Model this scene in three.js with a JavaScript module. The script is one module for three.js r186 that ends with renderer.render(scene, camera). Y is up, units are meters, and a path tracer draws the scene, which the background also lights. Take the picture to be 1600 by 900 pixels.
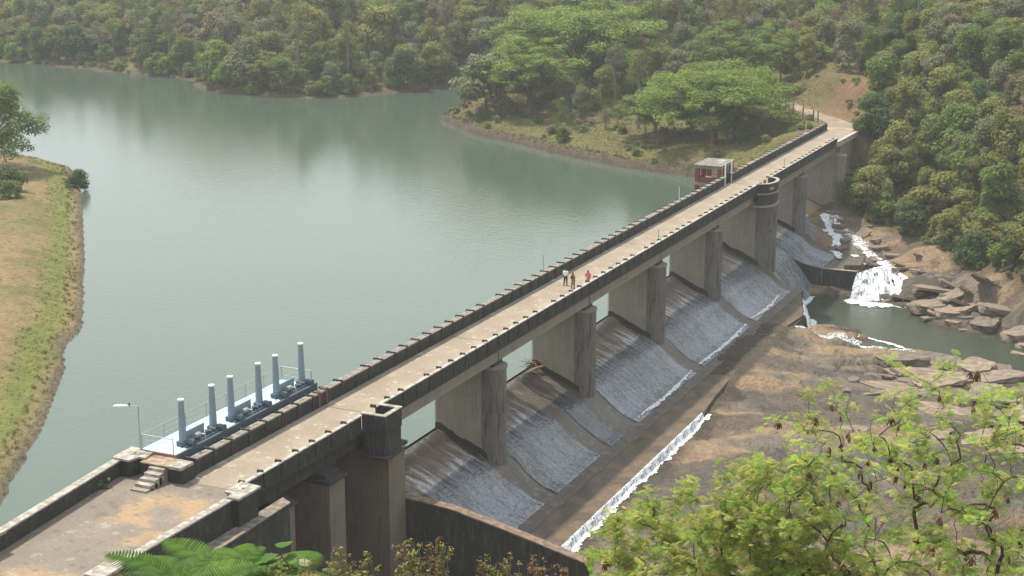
import * as THREE from 'three';
import { mergeGeometries } from 'three/addons/utils/BufferGeometryUtils.js';
import { MarchingCubes } from 'three/addons/objects/MarchingCubes.js';
import { RoundedBoxGeometry } from 'three/addons/geometries/RoundedBoxGeometry.js';

// ------------------------------------------------------------------ camera, sky, sun, exposure
const scene = new THREE.Scene();
const camera = new THREE.PerspectiveCamera(21.26, 16 / 9, 0.5, 6000);
camera.position.set(0, 35.83, 57.48);
camera.lookAt(88.187, 11.594, 17.037);
const SUN = new THREE.Vector3(0.12, 1, -0.48).normalize();
{
  const W = 512, H = 256, d = new Float32Array(W * H * 4);
  for (let j = 0; j < H; j++) for (let i = 0; i < W; i++) {
    const up = ((j + 0.5) / H - 0.5) * Math.PI, az = ((i + 0.5) / W - 0.5) * 2 * Math.PI, y = Math.sin(up);
    const c = Math.cos(az) * Math.cos(up) * SUN.x + y * SUN.y + Math.sin(az) * Math.cos(up) * SUN.z;
    const t = Math.pow(Math.max(y, 0), 0.6), glow = 0.55 * Math.exp((c - 1) * 5) + 0.5 * Math.exp((c - 1) * 40);
    const hz = [1.02, 1.06, 1.07], ze = [0.58, 0.665, 0.76], o = (j * W + i) * 4;
    for (let k = 0; k < 3; k++) d[o + k] = y >= 0 ? (hz[k] * (1 - t) + ze[k] * t + glow * [1, 0.96, 0.88][k]) : hz[k] * Math.max(0.3, 1 + y * 4);
    d[o + 3] = 1;
  }
  const sky = new THREE.DataTexture(d, W, H, THREE.RGBAFormat, THREE.FloatType);
  sky.mapping = THREE.EquirectangularReflectionMapping; sky.magFilter = THREE.LinearFilter; sky.needsUpdate = true;
  scene.background = sky; scene.environment = sky;
  scene.backgroundIntensity = scene.environmentIntensity = 0.8;
}
const sun = new THREE.DirectionalLight(new THREE.Color(1, 0.93, 0.8), 3.4);
sun.name = 'sun'; sun.position.copy(SUN).multiplyScalar(400).add(new THREE.Vector3(180, 0, -40)); sun.target.position.set(180, 0, -40);
sun.castShadow = true; sun.shadow.radius = 3; sun.shadow.mapSize.set(4096, 4096);
Object.assign(sun.shadow.camera, { left: -260, right: 260, top: 260, bottom: -260, near: 1, far: 900 });
scene.add(sun, sun.target);
scene.fog = new THREE.FogExp2(new THREE.Color(0.86, 0.88, 0.88), 0.00028);
const renderer = new THREE.WebGLRenderer({ antialias: true });
renderer.setSize(1024, 576);
renderer.toneMapping = THREE.LinearToneMapping; renderer.toneMappingExposure = 1.66;
renderer.shadowMap.enabled = true;

// ------------------------------------------------------------------ helpers
const rng = (seed) => () => { seed |= 0; seed = seed + 0x6D2B79F5 | 0; let t = Math.imul(seed ^ seed >>> 15, 1 | seed); t = t + Math.imul(t ^ t >>> 7, 61 | t) ^ t; return ((t ^ t >>> 14) >>> 0) / 4294967296; };
const clamp = THREE.MathUtils.clamp, lerp = THREE.MathUtils.lerp, sstep = THREE.MathUtils.smoothstep;
const V = (x, y, z) => new THREE.Vector3(x, y, z);
const hash = (x, y, s) => { let h = Math.imul(x | 0, 374761393) + Math.imul(y | 0, 668265263) + Math.imul(s | 0, 974634777) | 0; h = Math.imul(h ^ h >>> 13, 1274126177); return ((h ^ h >>> 16) >>> 0) / 4294967296; };
function vnoise(x, y, s = 0, per = 0) {                                    // value noise, 0..1, tiling with a period if one is given
  const xi = Math.floor(x), yi = Math.floor(y), fx = x - xi, fy = y - yi, u = fx * fx * (3 - 2 * fx), v = fy * fy * (3 - 2 * fy);
  const w = per ? (n) => ((n % per) + per) % per : (n) => n;
  return lerp(lerp(hash(w(xi), w(yi), s), hash(w(xi + 1), w(yi), s), u), lerp(hash(w(xi), w(yi + 1), s), hash(w(xi + 1), w(yi + 1), s), u), v);
}
function fbm(x, y, s = 0, oct = 4, per = 0) { let a = 0.5, r = 0, n = 0; for (let i = 0; i < oct; i++) { r += a * vnoise(x, y, s + i * 17, per); n += a; x *= 2; y *= 2; per *= 2; a *= 0.5; } return r / n; }
const names = new Map();
const numbered = (n) => { const k = names.get(n) ?? 0; names.set(n, k + 1); return k ? n + '_' + String(k).padStart(3, '0') : n; };
function shade(m) { m.castShadow = m.receiveShadow = true; return m; }
function tag(o, label, category, group, kind) { Object.assign(o.userData, { label }, category && { category }, group && { group }, kind && { kind }); return o; }
function thing(name, label, category, pos = [0, 0, 0], turn = 0, group) {
  const o = new THREE.Group(); o.name = numbered(name); o.position.set(...pos); o.rotation.y = turn; scene.add(o);
  return tag(o, label, category, group);
}
function merged(list) {
  const flat = list.map((g) => { const h = g.index ? g.toNonIndexed() : g; if (!h.attributes.uv) h.setAttribute('uv', new THREE.BufferAttribute(new Float32Array(h.attributes.position.count * 2), 2)); for (const k of Object.keys(h.attributes)) if (!['position', 'normal', 'uv'].includes(k)) h.deleteAttribute(k); return h; });
  return flat.length === 1 ? flat[0] : mergeGeometries(flat);
}
function boxUV(g) {                                                        // uv in metres from the two axes a face lies along
  if (g.index) g = g.toNonIndexed();
  const p = g.attributes.position, n = g.attributes.normal, uv = new Float32Array(p.count * 2);
  for (let i = 0; i < p.count; i++) {
    const ax = Math.abs(n.getX(i)), ay = Math.abs(n.getY(i)), az = Math.abs(n.getZ(i));
    if (ay >= ax && ay >= az) { uv[i * 2] = p.getX(i); uv[i * 2 + 1] = p.getZ(i); }
    else if (az >= ax) { uv[i * 2] = p.getX(i); uv[i * 2 + 1] = p.getY(i); }
    else { uv[i * 2] = p.getZ(i); uv[i * 2 + 1] = p.getY(i); }
  }
  g.setAttribute('uv', new THREE.BufferAttribute(uv, 2)); return g;
}
function part(name, geos, mat, parent = scene, uv = true) {
  let g = merged([].concat(geos)); if (uv) g = boxUV(g);
  const m = shade(new THREE.Mesh(g, mat)); m.name = parent === scene ? numbered(name) : name; parent.add(m); return m;
}
function struct(name, geos, mat, label, uv = true) { const m = part(name, geos, mat, scene, uv); m.userData.kind = 'structure'; if (label) m.userData.label = label; return m; }
const bx = (x0, x1, y0, y1, z0, z1) => new THREE.BoxGeometry(x1 - x0, y1 - y0, z1 - z0).translate((x0 + x1) / 2, (y0 + y1) / 2, (z0 + z1) / 2);
const rbx = (x0, x1, y0, y1, z0, z1, r = 0.04) => new RoundedBoxGeometry(x1 - x0, y1 - y0, z1 - z0, 2, r).translate((x0 + x1) / 2, (y0 + y1) / 2, (z0 + z1) / 2);
function bar(a, b, r, sides = 6, r2 = r) {                                  // a round bar between two points
  const d = b.clone().sub(a), g = new THREE.CylinderGeometry(r2, r, d.length(), sides);
  return g.applyQuaternion(new THREE.Quaternion().setFromUnitVectors(V(0, 1, 0), d.clone().normalize())).translate((a.x + b.x) / 2, (a.y + b.y) / 2, (a.z + b.z) / 2);
}
function plan(points, y0, y1) {                                            // a plan outline of [x, z] raised from y0 to y1
  const s = new THREE.Shape(points.map(([x, z]) => new THREE.Vector2(x, -z)));
  return new THREE.ExtrudeGeometry(s, { depth: y1 - y0, bevelEnabled: false }).rotateX(-Math.PI / 2).translate(0, y0, 0);
}
function section(points, x0, x1) {                                         // a section outline of [z, y] run from x0 to x1
  const s = new THREE.Shape(points.map(([z, y]) => new THREE.Vector2(-z, y)));
  return new THREE.ExtrudeGeometry(s, { depth: x1 - x0, bevelEnabled: false }).rotateY(Math.PI / 2).translate(x0, 0, 0);
}
function tubeAlong(pts, radii, sides = 5, closeEnd = false) {              // a tapered limb through points
  const n = pts.length, pos = [], idx = [], uv = [];
  for (let i = 0; i < n; i++) {
    const t = pts[Math.min(i + 1, n - 1)].clone().sub(pts[Math.max(i - 1, 0)]).normalize();
    const a = Math.abs(t.y) > 0.9 ? V(1, 0, 0) : V(0, 1, 0), s = a.clone().cross(t).normalize(), b = t.clone().cross(s);
    for (let k = 0; k < sides; k++) { const q = k / sides * 2 * Math.PI; const p = pts[i].clone().addScaledVector(s, Math.cos(q) * radii[i]).addScaledVector(b, Math.sin(q) * radii[i]); pos.push(p.x, p.y, p.z); uv.push(k / sides, i); }
  }
  for (let i = 0; i < n - 1; i++) for (let k = 0; k < sides; k++) { const a = i * sides + k, b = i * sides + (k + 1) % sides; idx.push(a, b, a + sides, b, b + sides, a + sides); }
  const g = new THREE.BufferGeometry(); g.setAttribute('position', new THREE.Float32BufferAttribute(pos, 3)); g.setAttribute('uv', new THREE.Float32BufferAttribute(uv, 2)); g.setIndex(idx); g.computeVertexNormals(); return g;
}
function sheet(nx, ny, f, uvf) {                                           // a grid of points f(s, t), s and t from 0 to 1
  const pos = [], uv = [], idx = [];
  for (let j = 0; j <= ny; j++) for (let i = 0; i <= nx; i++) { const p = f(i / nx, j / ny); pos.push(p.x, p.y, p.z); const q = uvf ? uvf(i / nx, j / ny, p) : [p.x, p.z]; uv.push(q[0], q[1]); }
  for (let j = 0; j < ny; j++) for (let i = 0; i < nx; i++) { const a = j * (nx + 1) + i, b = a + nx + 1; idx.push(a, b, a + 1, a + 1, b, b + 1); }
  const g = new THREE.BufferGeometry(); g.setAttribute('position', new THREE.Float32BufferAttribute(pos, 3)); g.setAttribute('uv', new THREE.Float32BufferAttribute(uv, 2)); g.setIndex(idx); g.computeVertexNormals(); return g;
}
// textures: f(u, v) in 0..1 -> [r, g, b] linear 0..1 (or a grey)
function tex(size, f, metres, srgb = true) {
  const [w, h] = [].concat(size, size), d = new Uint8Array(w * h * 4), enc = (c) => srgb ? 255 * (c <= 0.0031308 ? c * 12.92 : 1.055 * Math.pow(c, 1 / 2.4) - 0.055) : 255 * c;
  for (let j = 0; j < h; j++) for (let i = 0; i < w; i++) { const c = f(i / w, j / h), o = (j * w + i) * 4; for (let k = 0; k < 3; k++) d[o + k] = clamp(enc(clamp(Array.isArray(c) ? c[k] : c, 0, 1)), 0, 255); d[o + 3] = 255; }
  const t = new THREE.DataTexture(d, w, h); t.wrapS = t.wrapT = THREE.RepeatWrapping; t.magFilter = THREE.LinearFilter; t.minFilter = THREE.LinearMipmapLinearFilter; t.generateMipmaps = true;
  if (srgb) t.colorSpace = THREE.SRGBColorSpace;
  const m = [].concat(metres, metres); t.repeat.set(1 / m[0], 1 / m[1]); t.needsUpdate = true; return t;
}
const mix3 = (a, b, t) => [lerp(a[0], b[0], t), lerp(a[1], b[1], t), lerp(a[2], b[2], t)];
const mat = (o) => new THREE.MeshStandardMaterial({ roughness: 0.9, ...o });
const lin = (r, g, b) => new THREE.Color().setRGB(r, g, b);

// ------------------------------------------------------------------ materials
const concreteGrain = tex(512, (u, v) => 0.5 * fbm(u * 32, v * 32, 5, 4, 32) + 0.5 * fbm(u * 8, v * 8, 9, 3, 8), 4, false);
const deckMap = tex(1024, (u, v) => {
  const a = fbm(u * 4, v * 4, 1, 5, 4), b = fbm(u * 24, v * 24, 2, 4, 24), c = fbm(u * 90, v * 90, 3, 2, 90);
  let k = mix3([0.24, 0.19, 0.14], [0.325, 0.27, 0.205], sstep(a, 0.3, 0.7));
  k = mix3(k, [0.25, 0.20, 0.15], 0.55 * sstep(b, 0.52, 0.75));
  if (b < 0.3) k = mix3(k, [0.46, 0.41, 0.34], 0.7 * sstep(0.3 - b, 0, 0.08));
  return k.map((x) => x * (0.86 + 0.28 * c));
}, 14);
const pierMap = tex(1024, (u, v) => {                                       // board marks, rust and grey wash running down
  const streak = fbm(u * 40, v * 3, 11, 4, 0), a = fbm(u * 6, v * 6, 12, 4, 6), f = fbm(u * 120, v * 120, 13, 2, 120), board = Math.abs((v * 12) % 1 - 0.5) > 0.47 ? 0.9 : 1;
  let k = mix3([0.215, 0.185, 0.145], [0.285, 0.255, 0.21], a);
  k = mix3(k, [0.29, 0.22, 0.14], 0.5 * sstep(fbm(u * 9, v * 2, 31, 3, 0), 0.55, 0.75));
  k = mix3(k, [0.10, 0.092, 0.08], 0.5 * sstep(streak, 0.58, 0.8));
  k = mix3(k, [0.40, 0.37, 0.31], 0.3 * sstep(fbm(u * 60, v * 2.4, 14, 3, 0), 0.68, 0.8));
  return k.map((x) => x * board * (0.85 + 0.3 * f));
}, 7);
const darkMap = tex(1024, (u, v) => {                                       // concrete black with algae, paler where it has worn off
  const streak = fbm(u * 36, v * 5, 21, 4, 0), a = fbm(u * 5, v * 5, 22, 4, 5), f = fbm(u * 110, v * 110, 23, 2, 110);
  let k = mix3([0.036, 0.034, 0.033], [0.075, 0.07, 0.064], a);
  k = mix3(k, [0.16, 0.145, 0.125], 0.75 * sstep(streak, 0.56, 0.8));
  k = mix3(k, [0.17, 0.13, 0.09], 0.45 * sstep(fbm(u * 14, v * 9, 24, 3, 0), 0.66, 0.8));
  return k.map((x) => 0.5 * x * (0.7 + 0.6 * f));
}, 6);
const copingMap = tex(512, (u, v) => {
  const a = fbm(u * 10, v * 10, 41, 5, 10), f = fbm(u * 80, v * 80, 42, 2, 80);
  return mix3([0.23, 0.205, 0.175], [0.40, 0.365, 0.32], sstep(a, 0.3, 0.7)).map((x) => x * (0.75 + 0.5 * f));
}, 3);
const M = {
  deck: mat({ map: deckMap, bumpMap: concreteGrain, bumpScale: 0.01 }),
  pier: mat({ map: pierMap, bumpMap: concreteGrain, bumpScale: 0.02 }),
  dark: mat({ map: darkMap, bumpMap: concreteGrain, bumpScale: 0.02, roughness: 0.95 }),
  fascia: mat({ map: pierMap, color: lin(0.95, 0.98, 1.0), bumpMap: concreteGrain, bumpScale: 0.02 }),
  coping: mat({ map: copingMap, bumpMap: concreteGrain, bumpScale: 0.02 }),
  worn: mat({ map: copingMap, color: lin(0.72, 0.71, 0.7), bumpMap: concreteGrain, bumpScale: 0.02 }),
  joint: mat({ color: lin(0.04, 0.036, 0.03) }),
  brickRed: mat({ color: lin(0.30, 0.10, 0.055), bumpMap: concreteGrain, bumpScale: 0.01 }),
  moss: mat({ color: lin(0.025, 0.024, 0.018), roughness: 0.8, bumpMap: concreteGrain, bumpScale: 0.03 }),
  steelBlue: mat({ color: lin(0.19, 0.25, 0.30), roughness: 0.5, bumpMap: concreteGrain, bumpScale: 0.004 }),
  steelDark: mat({ color: lin(0.07, 0.09, 0.115), roughness: 0.5 }),
  floorBlue: mat({ color: lin(0.40, 0.57, 0.63), roughness: 0.7, bumpMap: concreteGrain, bumpScale: 0.004 }),
  galv: mat({ color: lin(0.36, 0.37, 0.37), roughness: 0.45, metalness: 0.4 }),
  white: mat({ color: lin(0.72, 0.71, 0.68), roughness: 0.6 }),
  redPaint: mat({ color: lin(0.19, 0.05, 0.038), roughness: 0.8, bumpMap: concreteGrain, bumpScale: 0.01 }),
  bark: mat({ color: lin(0.10, 0.078, 0.058), bumpMap: concreteGrain, bumpScale: 0.05 }),
  barkPale: mat({ color: lin(0.17, 0.145, 0.115) }),
};
// ------------------------------------------------------------------ the lie of the land
const WATER = -7.98, RIVER = -16.2;
const LAKE = [[62, -4], [62, -16], [81.9, -22.3], [85.8, -24.9], [92.6, -29.1], [98.3, -32.3], [107.4, -38.8], [114, -43.5], [117, -46.5], [124.5, -50.2], [131, -55.6], [151.6, -72.5], [175, -92.4], [187.3, -103], [203.9, -118.9], [209, -130.3], [211.2, -137.5], [206, -150], [185, -175], [150, -215], [100, -300], [60, -460], [400, -470], [352, -330], [342, -261], [337, -234], [331, -207], [325.4, -182], [312, -172], [305, -158], [303, -145], [307, -130], [319, -122.5], [337, -116], [352, -112], [350, -107], [330, -100], [300, -93], [285, -90], [281, -85.6], [269, -74.2], [263, -63.1], [254.6, -51.6], [249.5, -42], [244.7, -33], [242.5, -25.3], [241, -19.5], [238, -8], [236, -0.5], [62, -0.5]];
function inPoly(x, z, P) { let c = false; for (let i = 0, j = P.length - 1; i < P.length; j = i++) { const [xi, zi] = P[i], [xj, zj] = P[j]; if ((zi > z) !== (zj > z) && x < (xj - xi) * (z - zi) / (zj - zi) + xi) c = !c; } return c; }
function distLine(x, z, P, closed) { let d = 1e9; for (let i = closed ? 0 : 1; i < P.length; i++) { const [ax, az] = P[(i + P.length - 1) % P.length], [bx_, bz] = P[i], vx = bx_ - ax, vz = bz - az, t = clamp(((x - ax) * vx + (z - az) * vz) / (vx * vx + vz * vz), 0, 1), e = (x - ax - t * vx) ** 2 + (z - az - t * vz) ** 2; if (e < d) d = e; } return Math.sqrt(d); }
const shoreDist = (x, z) => { const d = distLine(x, z, LAKE, true); return inPoly(x, z, LAKE) ? -d : d; };
const ROAD = [[249, 2.5], [256, 0.8], [262, -2.4], [268, -7], [276, -12.5], [284, -18], [296, -26], [312, -40]];
const FOREST_EDGE = [[236, 3], [233.5, 6], [229, 11], [225.2, 16.6], [219, 22.3], [212.5, 27.7], [205, 33.8], [200.8, 37.5], [190, 47], [178, 60], [150, 95], [120, 140]];
const beyondEdge = (x, z) => { for (let i = 1; i < FOREST_EDGE.length; i++) { const [ax, az] = FOREST_EDGE[i - 1], [bx_, bz] = FOREST_EDGE[i]; if (z <= bz || i === FOREST_EDGE.length - 1) { const t = (z - az) / (bz - az); return x - (ax + (bx_ - ax) * t); } } };
// heights known on the land beside the lake and on the hills: [x, z, y]
const HIGH = [[40, -5, 0], [55, -2, -0.1], [60, 8, -2], [61, -10, -3], [50, -30, -5], [70, -40, -6.2], [90, -45, -6.6], [110, -60, -6.4], [120, -90, -5.6], [160, -90, -6.3], [190, -118, -6.7], [150, -140, -5], [100, -120, -3], [60, -90, -1], [40, -150, 6], [0, -100, 10],
  [240, -4, -1.5], [246, -3, -0.3], [250, 2, -0.05], [262, -2, -0.05], [276, -12, 0.1], [290, -22, 0.5], [312, -40, 1.8], [250, -14, -4.2], [256, -22, -5], [252, -34, -5.8], [262, -45, -5.4], [271, -41, -5], [272, -60, -5.8], [283, -68, -5.5], [281, -78, -5.8], [300, -58, -4.6], [296, -80, -5], [320, -85, -3.5], [310, -60, -1], [330, -60, 3],
  [360, -80, 8], [400, -80, 19], [400, -40, 18], [350, -30, 9], [330, -22, 5], [310, -20, 3], [300, -8, 6], [285, -4, 5.5], [275, 4, 6], [266, 5, 2.5], [262, 8, 1.5], [256, 8, -0.5], [300, 10, 10], [340, 10, 17], [400, 10, 33], [500, 0, 62], [500, -80, 50], [600, -40, 85],
  [330, -135, -5], [330, -160, -3], [345, -130, 0], [370, -125, 6], [360, -170, 5], [400, -160, 15], [345, -200, -4], [372, -215, 1], [400, -220, 8], [352, -240, -5], [375, -250, -2], [360, -275, -5], [400, -262, 4], [430, -260, 12], [460, -200, 30], [500, -150, 42], [385, -300, -2], [420, -315, 8], [370, -330, -4], [520, -300, 50], [620, -220, 85],
  [250, 7, -3], [243, 6, -6], [238, 10, -8.5], [233, 14, -10], [229, 20, -10.2], [221, 27, -10.4], [214, 32, -10.4], [206, 38, -10.2], [245, 15, -4.5], [240, 24, -4.5], [230, 34, -4.6], [220, 44, -4.4], [205, 52, -5.5], [258, 18, 1], [255, 32, 2], [245, 48, 4.5], [235, 62, 7], [215, 66, 2], [190, 64, -6], [280, 25, 9], [285, 45, 14], [275, 65, 18], [300, 60, 22], [330, 40, 25], [350, 70, 38], [420, 60, 58], [200, 95, 4], [240, 110, 24], [300, 120, 45], [150, 110, -8], [160, 160, 4]];
// heights known on the rocky river bed below the dam
const LOW = [[95, 14.5, -14.1], [103, 14.6, -14.1], [95, 24, -15], [110, 15, -14.15], [118, 14.8, -14.12], [110, 28, -15.4], [125, 15.2, -14.12], [133, 14.8, -14.1], [130, 30, -15.4], [120, 45, -15.8], [141, 15.5, -14.1], [146, 13, -13.75], [150, 24, -14.7], [150, 44, -15.6], [155, 13, -13.55], [163, 11.6, -13.3], [168, 12, -13.25], [175, 12.4, -13.3], [177, 14.5, -13.7], [170, 20, -14.5], [167, 28, -15.2], [174, 24, -15.2], [178, 18, -14.9], [183, 15.5, -15.6], [180, 22, -15.9], [176, 29, -15.7], [172, 41, -15.6], [160, 55, -15.8], [140, 60, -16],
  [188, 12, -17.2], [196, 12, -17.6], [200, 17, -17.5], [192, 19, -17.4], [196, 24, -17.2], [190, 28, -17.2], [184, 31, -16.9], [187, 36, -16.6], [179, 43, -16.5], [170, 56, -17.2], [160, 70, -17.4],
  [203, 22, -15.6], [206, 18, -15], [209, 15.6, -14.4], [201, 26, -15.6], [196, 30, -15.5], [199, 33, -15], [193, 37, -15.6], [186, 44, -15.6], [205, 28, -14.2], [214, 14, -12.9], [222, 8.5, -11.2], [227, 5.5, -9.6], [213, 20, -12.8], [218, 15, -12.2], [210, 25, -13], [207, 30, -12.4], [222, 14, -11.4], [216, 22, -11.5], [203, 34, -11.6], [196, 40, -12.2], [186, 49, -12.6], [174, 62, -13], [152, 90, -13], [110, 70, -14], [100, 60, -12], [90, 30, -13]];
function shepard(x, z, P, pw) { let s = 0, w = 0; for (const [px, pz, py] of P) { const d2 = (x - px) ** 2 + (z - pz) ** 2 + 0.5, k = Math.pow(d2, -pw); s += k * py; w += k; } return s / w; }
const ridged = (x, y, s, o) => { let a = 0.5, r = 0; for (let i = 0; i < o; i++) { r += a * (1 - Math.abs(2 * vnoise(x, y, s + i * 13) - 1)); x *= 2.1; y *= 2.1; a *= 0.5; } return r; };
function rockH(x, z) {                                                     // bedded rock: steps and cracks on top of the known heights
  const base = shepard(x, z, LOW, 1.6);
  const a = (x * 0.52 + z * 0.85), b = (x * 0.85 - z * 0.52);              // the beds run across the river
  const near = clamp((z - 12.5) / 5, 0, 1) * (x > 176 || z > 15 ? 1 : 0.6);
  let h = (fbm(b * 0.2, a * 0.09, 301, 4) - 0.5) * 2.8 + (fbm(a * 0.05, b * 0.42, 305, 3) - 0.5) * 1.3;
  const st = 0.5, q = h / st, fr = q - Math.floor(q); h = (Math.floor(q) + sstep(fr, 0.78, 1)) * st;      // ledges
  const c1 = Math.abs(vnoise(a * 0.06 + 3 * vnoise(b * 0.1, a * 0.1, 7), b * 0.36, 311) - 0.5), c2 = Math.abs(vnoise(a * 0.3, b * 0.09 + vnoise(a * 0.2, b * 0.2, 9), 313) - 0.5);
  const crack = 0.8 * (1 - sstep(c1, 0.0, 0.05)) + 0.6 * (1 - sstep(c2, 0, 0.028));
  return base + (h * 0.75 - crack * (x > 178 || z > 20 ? 1 : 0.6)) * (0.18 + 0.82 * near) + 0.05 * (fbm(x * 2, z * 2, 317, 3) - 0.5);
}
function landH(x, z) {
  if (z > -0.5 && beyondEdge(x, z) < 6 && x > 62 && z < 200) {             // downstream of the dam
    const e = beyondEdge(x, z), rock = x > 93 ? rockH(x, z) : shepard(x, z, LOW, 1.6);
    const hill = 33.6 - 0.56 * Math.hypot(x, (z - 57) * 0.9), bank = e > -4 ? lerp(rock, shepard(x, z, HIGH, 1.7), sstep(e, -4, 6)) : rock;
    return Math.max(bank, hill, x < 93 ? Math.min(-2 - 0.5 * (x - 60) - 0.35 * Math.abs(z - 6), -6) : -99);
  }
  const d = shoreDist(x, z), camHill = 33.6 - 0.56 * Math.hypot(x, (z - 57) * 0.9);
  if (d < 0) return Math.max(WATER - 0.25 + d * 0.5, -13);
  const far = x > 285 && z < -97, h = shepard(x, z, HIGH, 1.7), wob = (fbm(x * 0.12, z * 0.12, 71, 3) - 0.5) * 0.6, prom = x > 236 && z > -95 && z < 0;
  let y = lerp(WATER + (prom ? 1.2 : far ? 0.3 : 0.5), h, sstep(d, 0, prom ? 7 : far ? 26 : 9)) + (prom ? -0.6 * (1 - sstep(d, 0, 0.9)) : 0);
  const rd = distLine(x, z, ROAD, false); if (rd < 9 && x > 246) y = lerp(shepard(x, z, HIGH.filter((q) => distLine(q[0], q[1], ROAD, false) < 4), 1.7) - 0.03, y, sstep(rd, 3.2, 9));
  return Math.max(y + wob * sstep(d, 1, 10) * (rd < 4 ? 0 : 1) + (d > 40 ? (fbm(x * 0.03, z * 0.03, 73, 3) - 0.5) * 8 * sstep(d, 40, 120) : 0), x < 70 ? camHill : -99);
}
// one sheet, fine where the camera looks closest
function axis(parts) { const a = []; for (const [from, to, step] of parts) for (let v = from; v < to - 1e-6; v += step) a.push(v); a.push(parts.at(-1)[1]); return a; }
const AX = axis([[-3000, -400, 400], [-400, -60, 40], [-60, 60, 6], [60, 96, 0.9], [96, 142, 0.7], [142, 232, 0.42], [232, 290, 1.2], [290, 480, 4], [480, 800, 20], [800, 3200, 300]]);
const AZ = axis([[-3000, -600, 300], [-600, -340, 20], [-340, -140, 4], [-140, -8, 0.95], [-8, 8, 0.8], [8, 42, 0.42], [42, 70, 1], [70, 150, 6], [150, 400, 50], [400, 3200, 400]]);
const terrainGeo = (() => {
  const nx = AX.length, nz = AZ.length, pos = new Float32Array(nx * nz * 3), col = new Float32Array(nx * nz * 3), uv = new Float32Array(nx * nz * 2), idx = [];
  const grass = [0.115, 0.125, 0.035], dry = [0.22, 0.165, 0.075], soil = [0.25, 0.145, 0.08], litter = [0.13, 0.092, 0.052], mud = [0.16, 0.13, 0.095];
  const rockA = [0.175, 0.145, 0.115], rockB = [0.275, 0.195, 0.128], rockC = [0.085, 0.078, 0.072];
  for (let j = 0; j < nz; j++) for (let i = 0; i < nx; i++) {
    const x = AX[i], z = AZ[j], o = j * nx + i, cx = clamp(x, -60, 700), cz = clamp(z, -560, 250), y = landH(cx, cz) + (Math.hypot(x - cx, z - cz)) * 0.03;
    pos.set([x, y, z], o * 3); uv.set([x, z], o * 2);
    let c; const n1 = fbm(x * 0.09, z * 0.09, 401, 4), n2 = fbm(x * 0.5, z * 0.5, 405, 3);
    if (z > 5 && x > 62 && beyondEdge(x, z) < 3 && z < 110) {
      const a = (x * 0.52 + z * 0.85), b = (x * 0.85 - z * 0.52);
      const s = fbm(a * 0.09, b * 0.5, 411, 4), o1 = fbm(x * 0.13, z * 0.13, 415, 4);
      c = mix3(rockA, rockB, sstep(o1 * 0.6 + s * 0.4, 0.46, 0.53)); c = mix3(c, rockC, 0.75 * sstep(fbm(a * 0.05, b * 0.2, 419, 4), 0.49, 0.57));
      const wet = Math.max(1 - sstep(y, RIVER + 0.15, RIVER + 0.6), x > 140 && x < 186 && z < 14 ? 1 - sstep(y, -13.42, -13.3) : 0, x > 138 && x < 178 ? 1 - sstep(z + 9 * (o1 - 0.5) + 2 * (n2 - 0.5), 13.6, 14.6) : 0, x < 143 && z < 18 ? 1 - sstep(z + 2 * n2, 15.5, 17.5) : 0);
      c = mix3(c, [0.06, 0.048, 0.036], 0.8 * wet);
      if (beyondEdge(x, z) > -3) c = mix3(c, litter, sstep(beyondEdge(x, z) + 4 * (n2 - 0.5), -2, 1.5));
    } else {
      const d = shoreDist(x, z);
      if (x < 240 && z < 0 && z > -300) {                                  // the grassy left bank with its worn track
        const tr = Math.abs(d - 14 - 6 * (n1 - 0.5) - 3 * Math.sin(x * 0.05));
        c = mix3([0.235, 0.175, 0.085], [0.19, 0.155, 0.07], sstep(n1, 0.4, 0.6)); c = mix3(c, [0.13, 0.13, 0.045], 0.7 * sstep(fbm(x * 0.2, z * 0.2, 421, 3), 0.54, 0.7));
        c = mix3(c, [0.14, 0.165, 0.035], sstep(d, 1.2, 2.2) * (1 - sstep(d + 2 * (n2 - 0.5), 3, 5.6)) * 0.8);
        c = mix3(c, [0.26, 0.175, 0.095], 0.7 * (1 - sstep(tr + 6 * (n2 - 0.5), 2, 8)));
        c = mix3(c, [0.12, 0.095, 0.055], 1 - sstep(d + (n2 - 0.5), 0.1, 0.6));
      } else {
        c = mix3(litter, dry, sstep(n1, 0.42, 0.62)); c = mix3(c, grass, 0.6 * sstep(n2, 0.5, 0.7));
        if (x > 236 && z < 0 && z > -96) { c = mix3(c, mix3([0.16, 0.135, 0.06], grass, sstep(n1, 0.3, 0.6)), 0.65); c = mix3(c, [0.115, 0.088, 0.063], 0.9 * (1 - sstep(d + (n2 - 0.5), 1.2, 2.4))); }
        const cut = Math.hypot((x - 270) / 15, (z - 1) / 8); c = mix3(c, [0.19, 0.11, 0.07], 0.8 * (1 - sstep(cut + 0.7 * (n2 - 0.5), 0.7, 1.15)));
        const rd = distLine(x, z, ROAD, false); if (x > 244) c = mix3(c, [0.24, 0.16, 0.09], 0.7 * (1 - sstep(rd + 2 * (n2 - 0.5), 2.2, 4)));
      }
      if (d < 1) c = mix3(x > 236 ? [0.075, 0.06, 0.045] : mud, c, sstep(d, -0.2, 1));  // on the far side the mud tone is darkened to stand for bank shading
      if (x > 290 && z < -97) c = mix3([0.10, 0.078, 0.05], c, sstep(d, 1, 5));  // dark shading of the far bank painted into the ground colour
    }
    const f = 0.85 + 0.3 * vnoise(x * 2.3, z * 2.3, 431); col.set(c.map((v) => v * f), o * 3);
  }
  for (let j = 0; j < nz - 1; j++) for (let i = 0; i < nx - 1; i++) { const a = j * nx + i, b = a + nx; idx.push(a, b, a + 1, a + 1, b, b + 1); }
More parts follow.
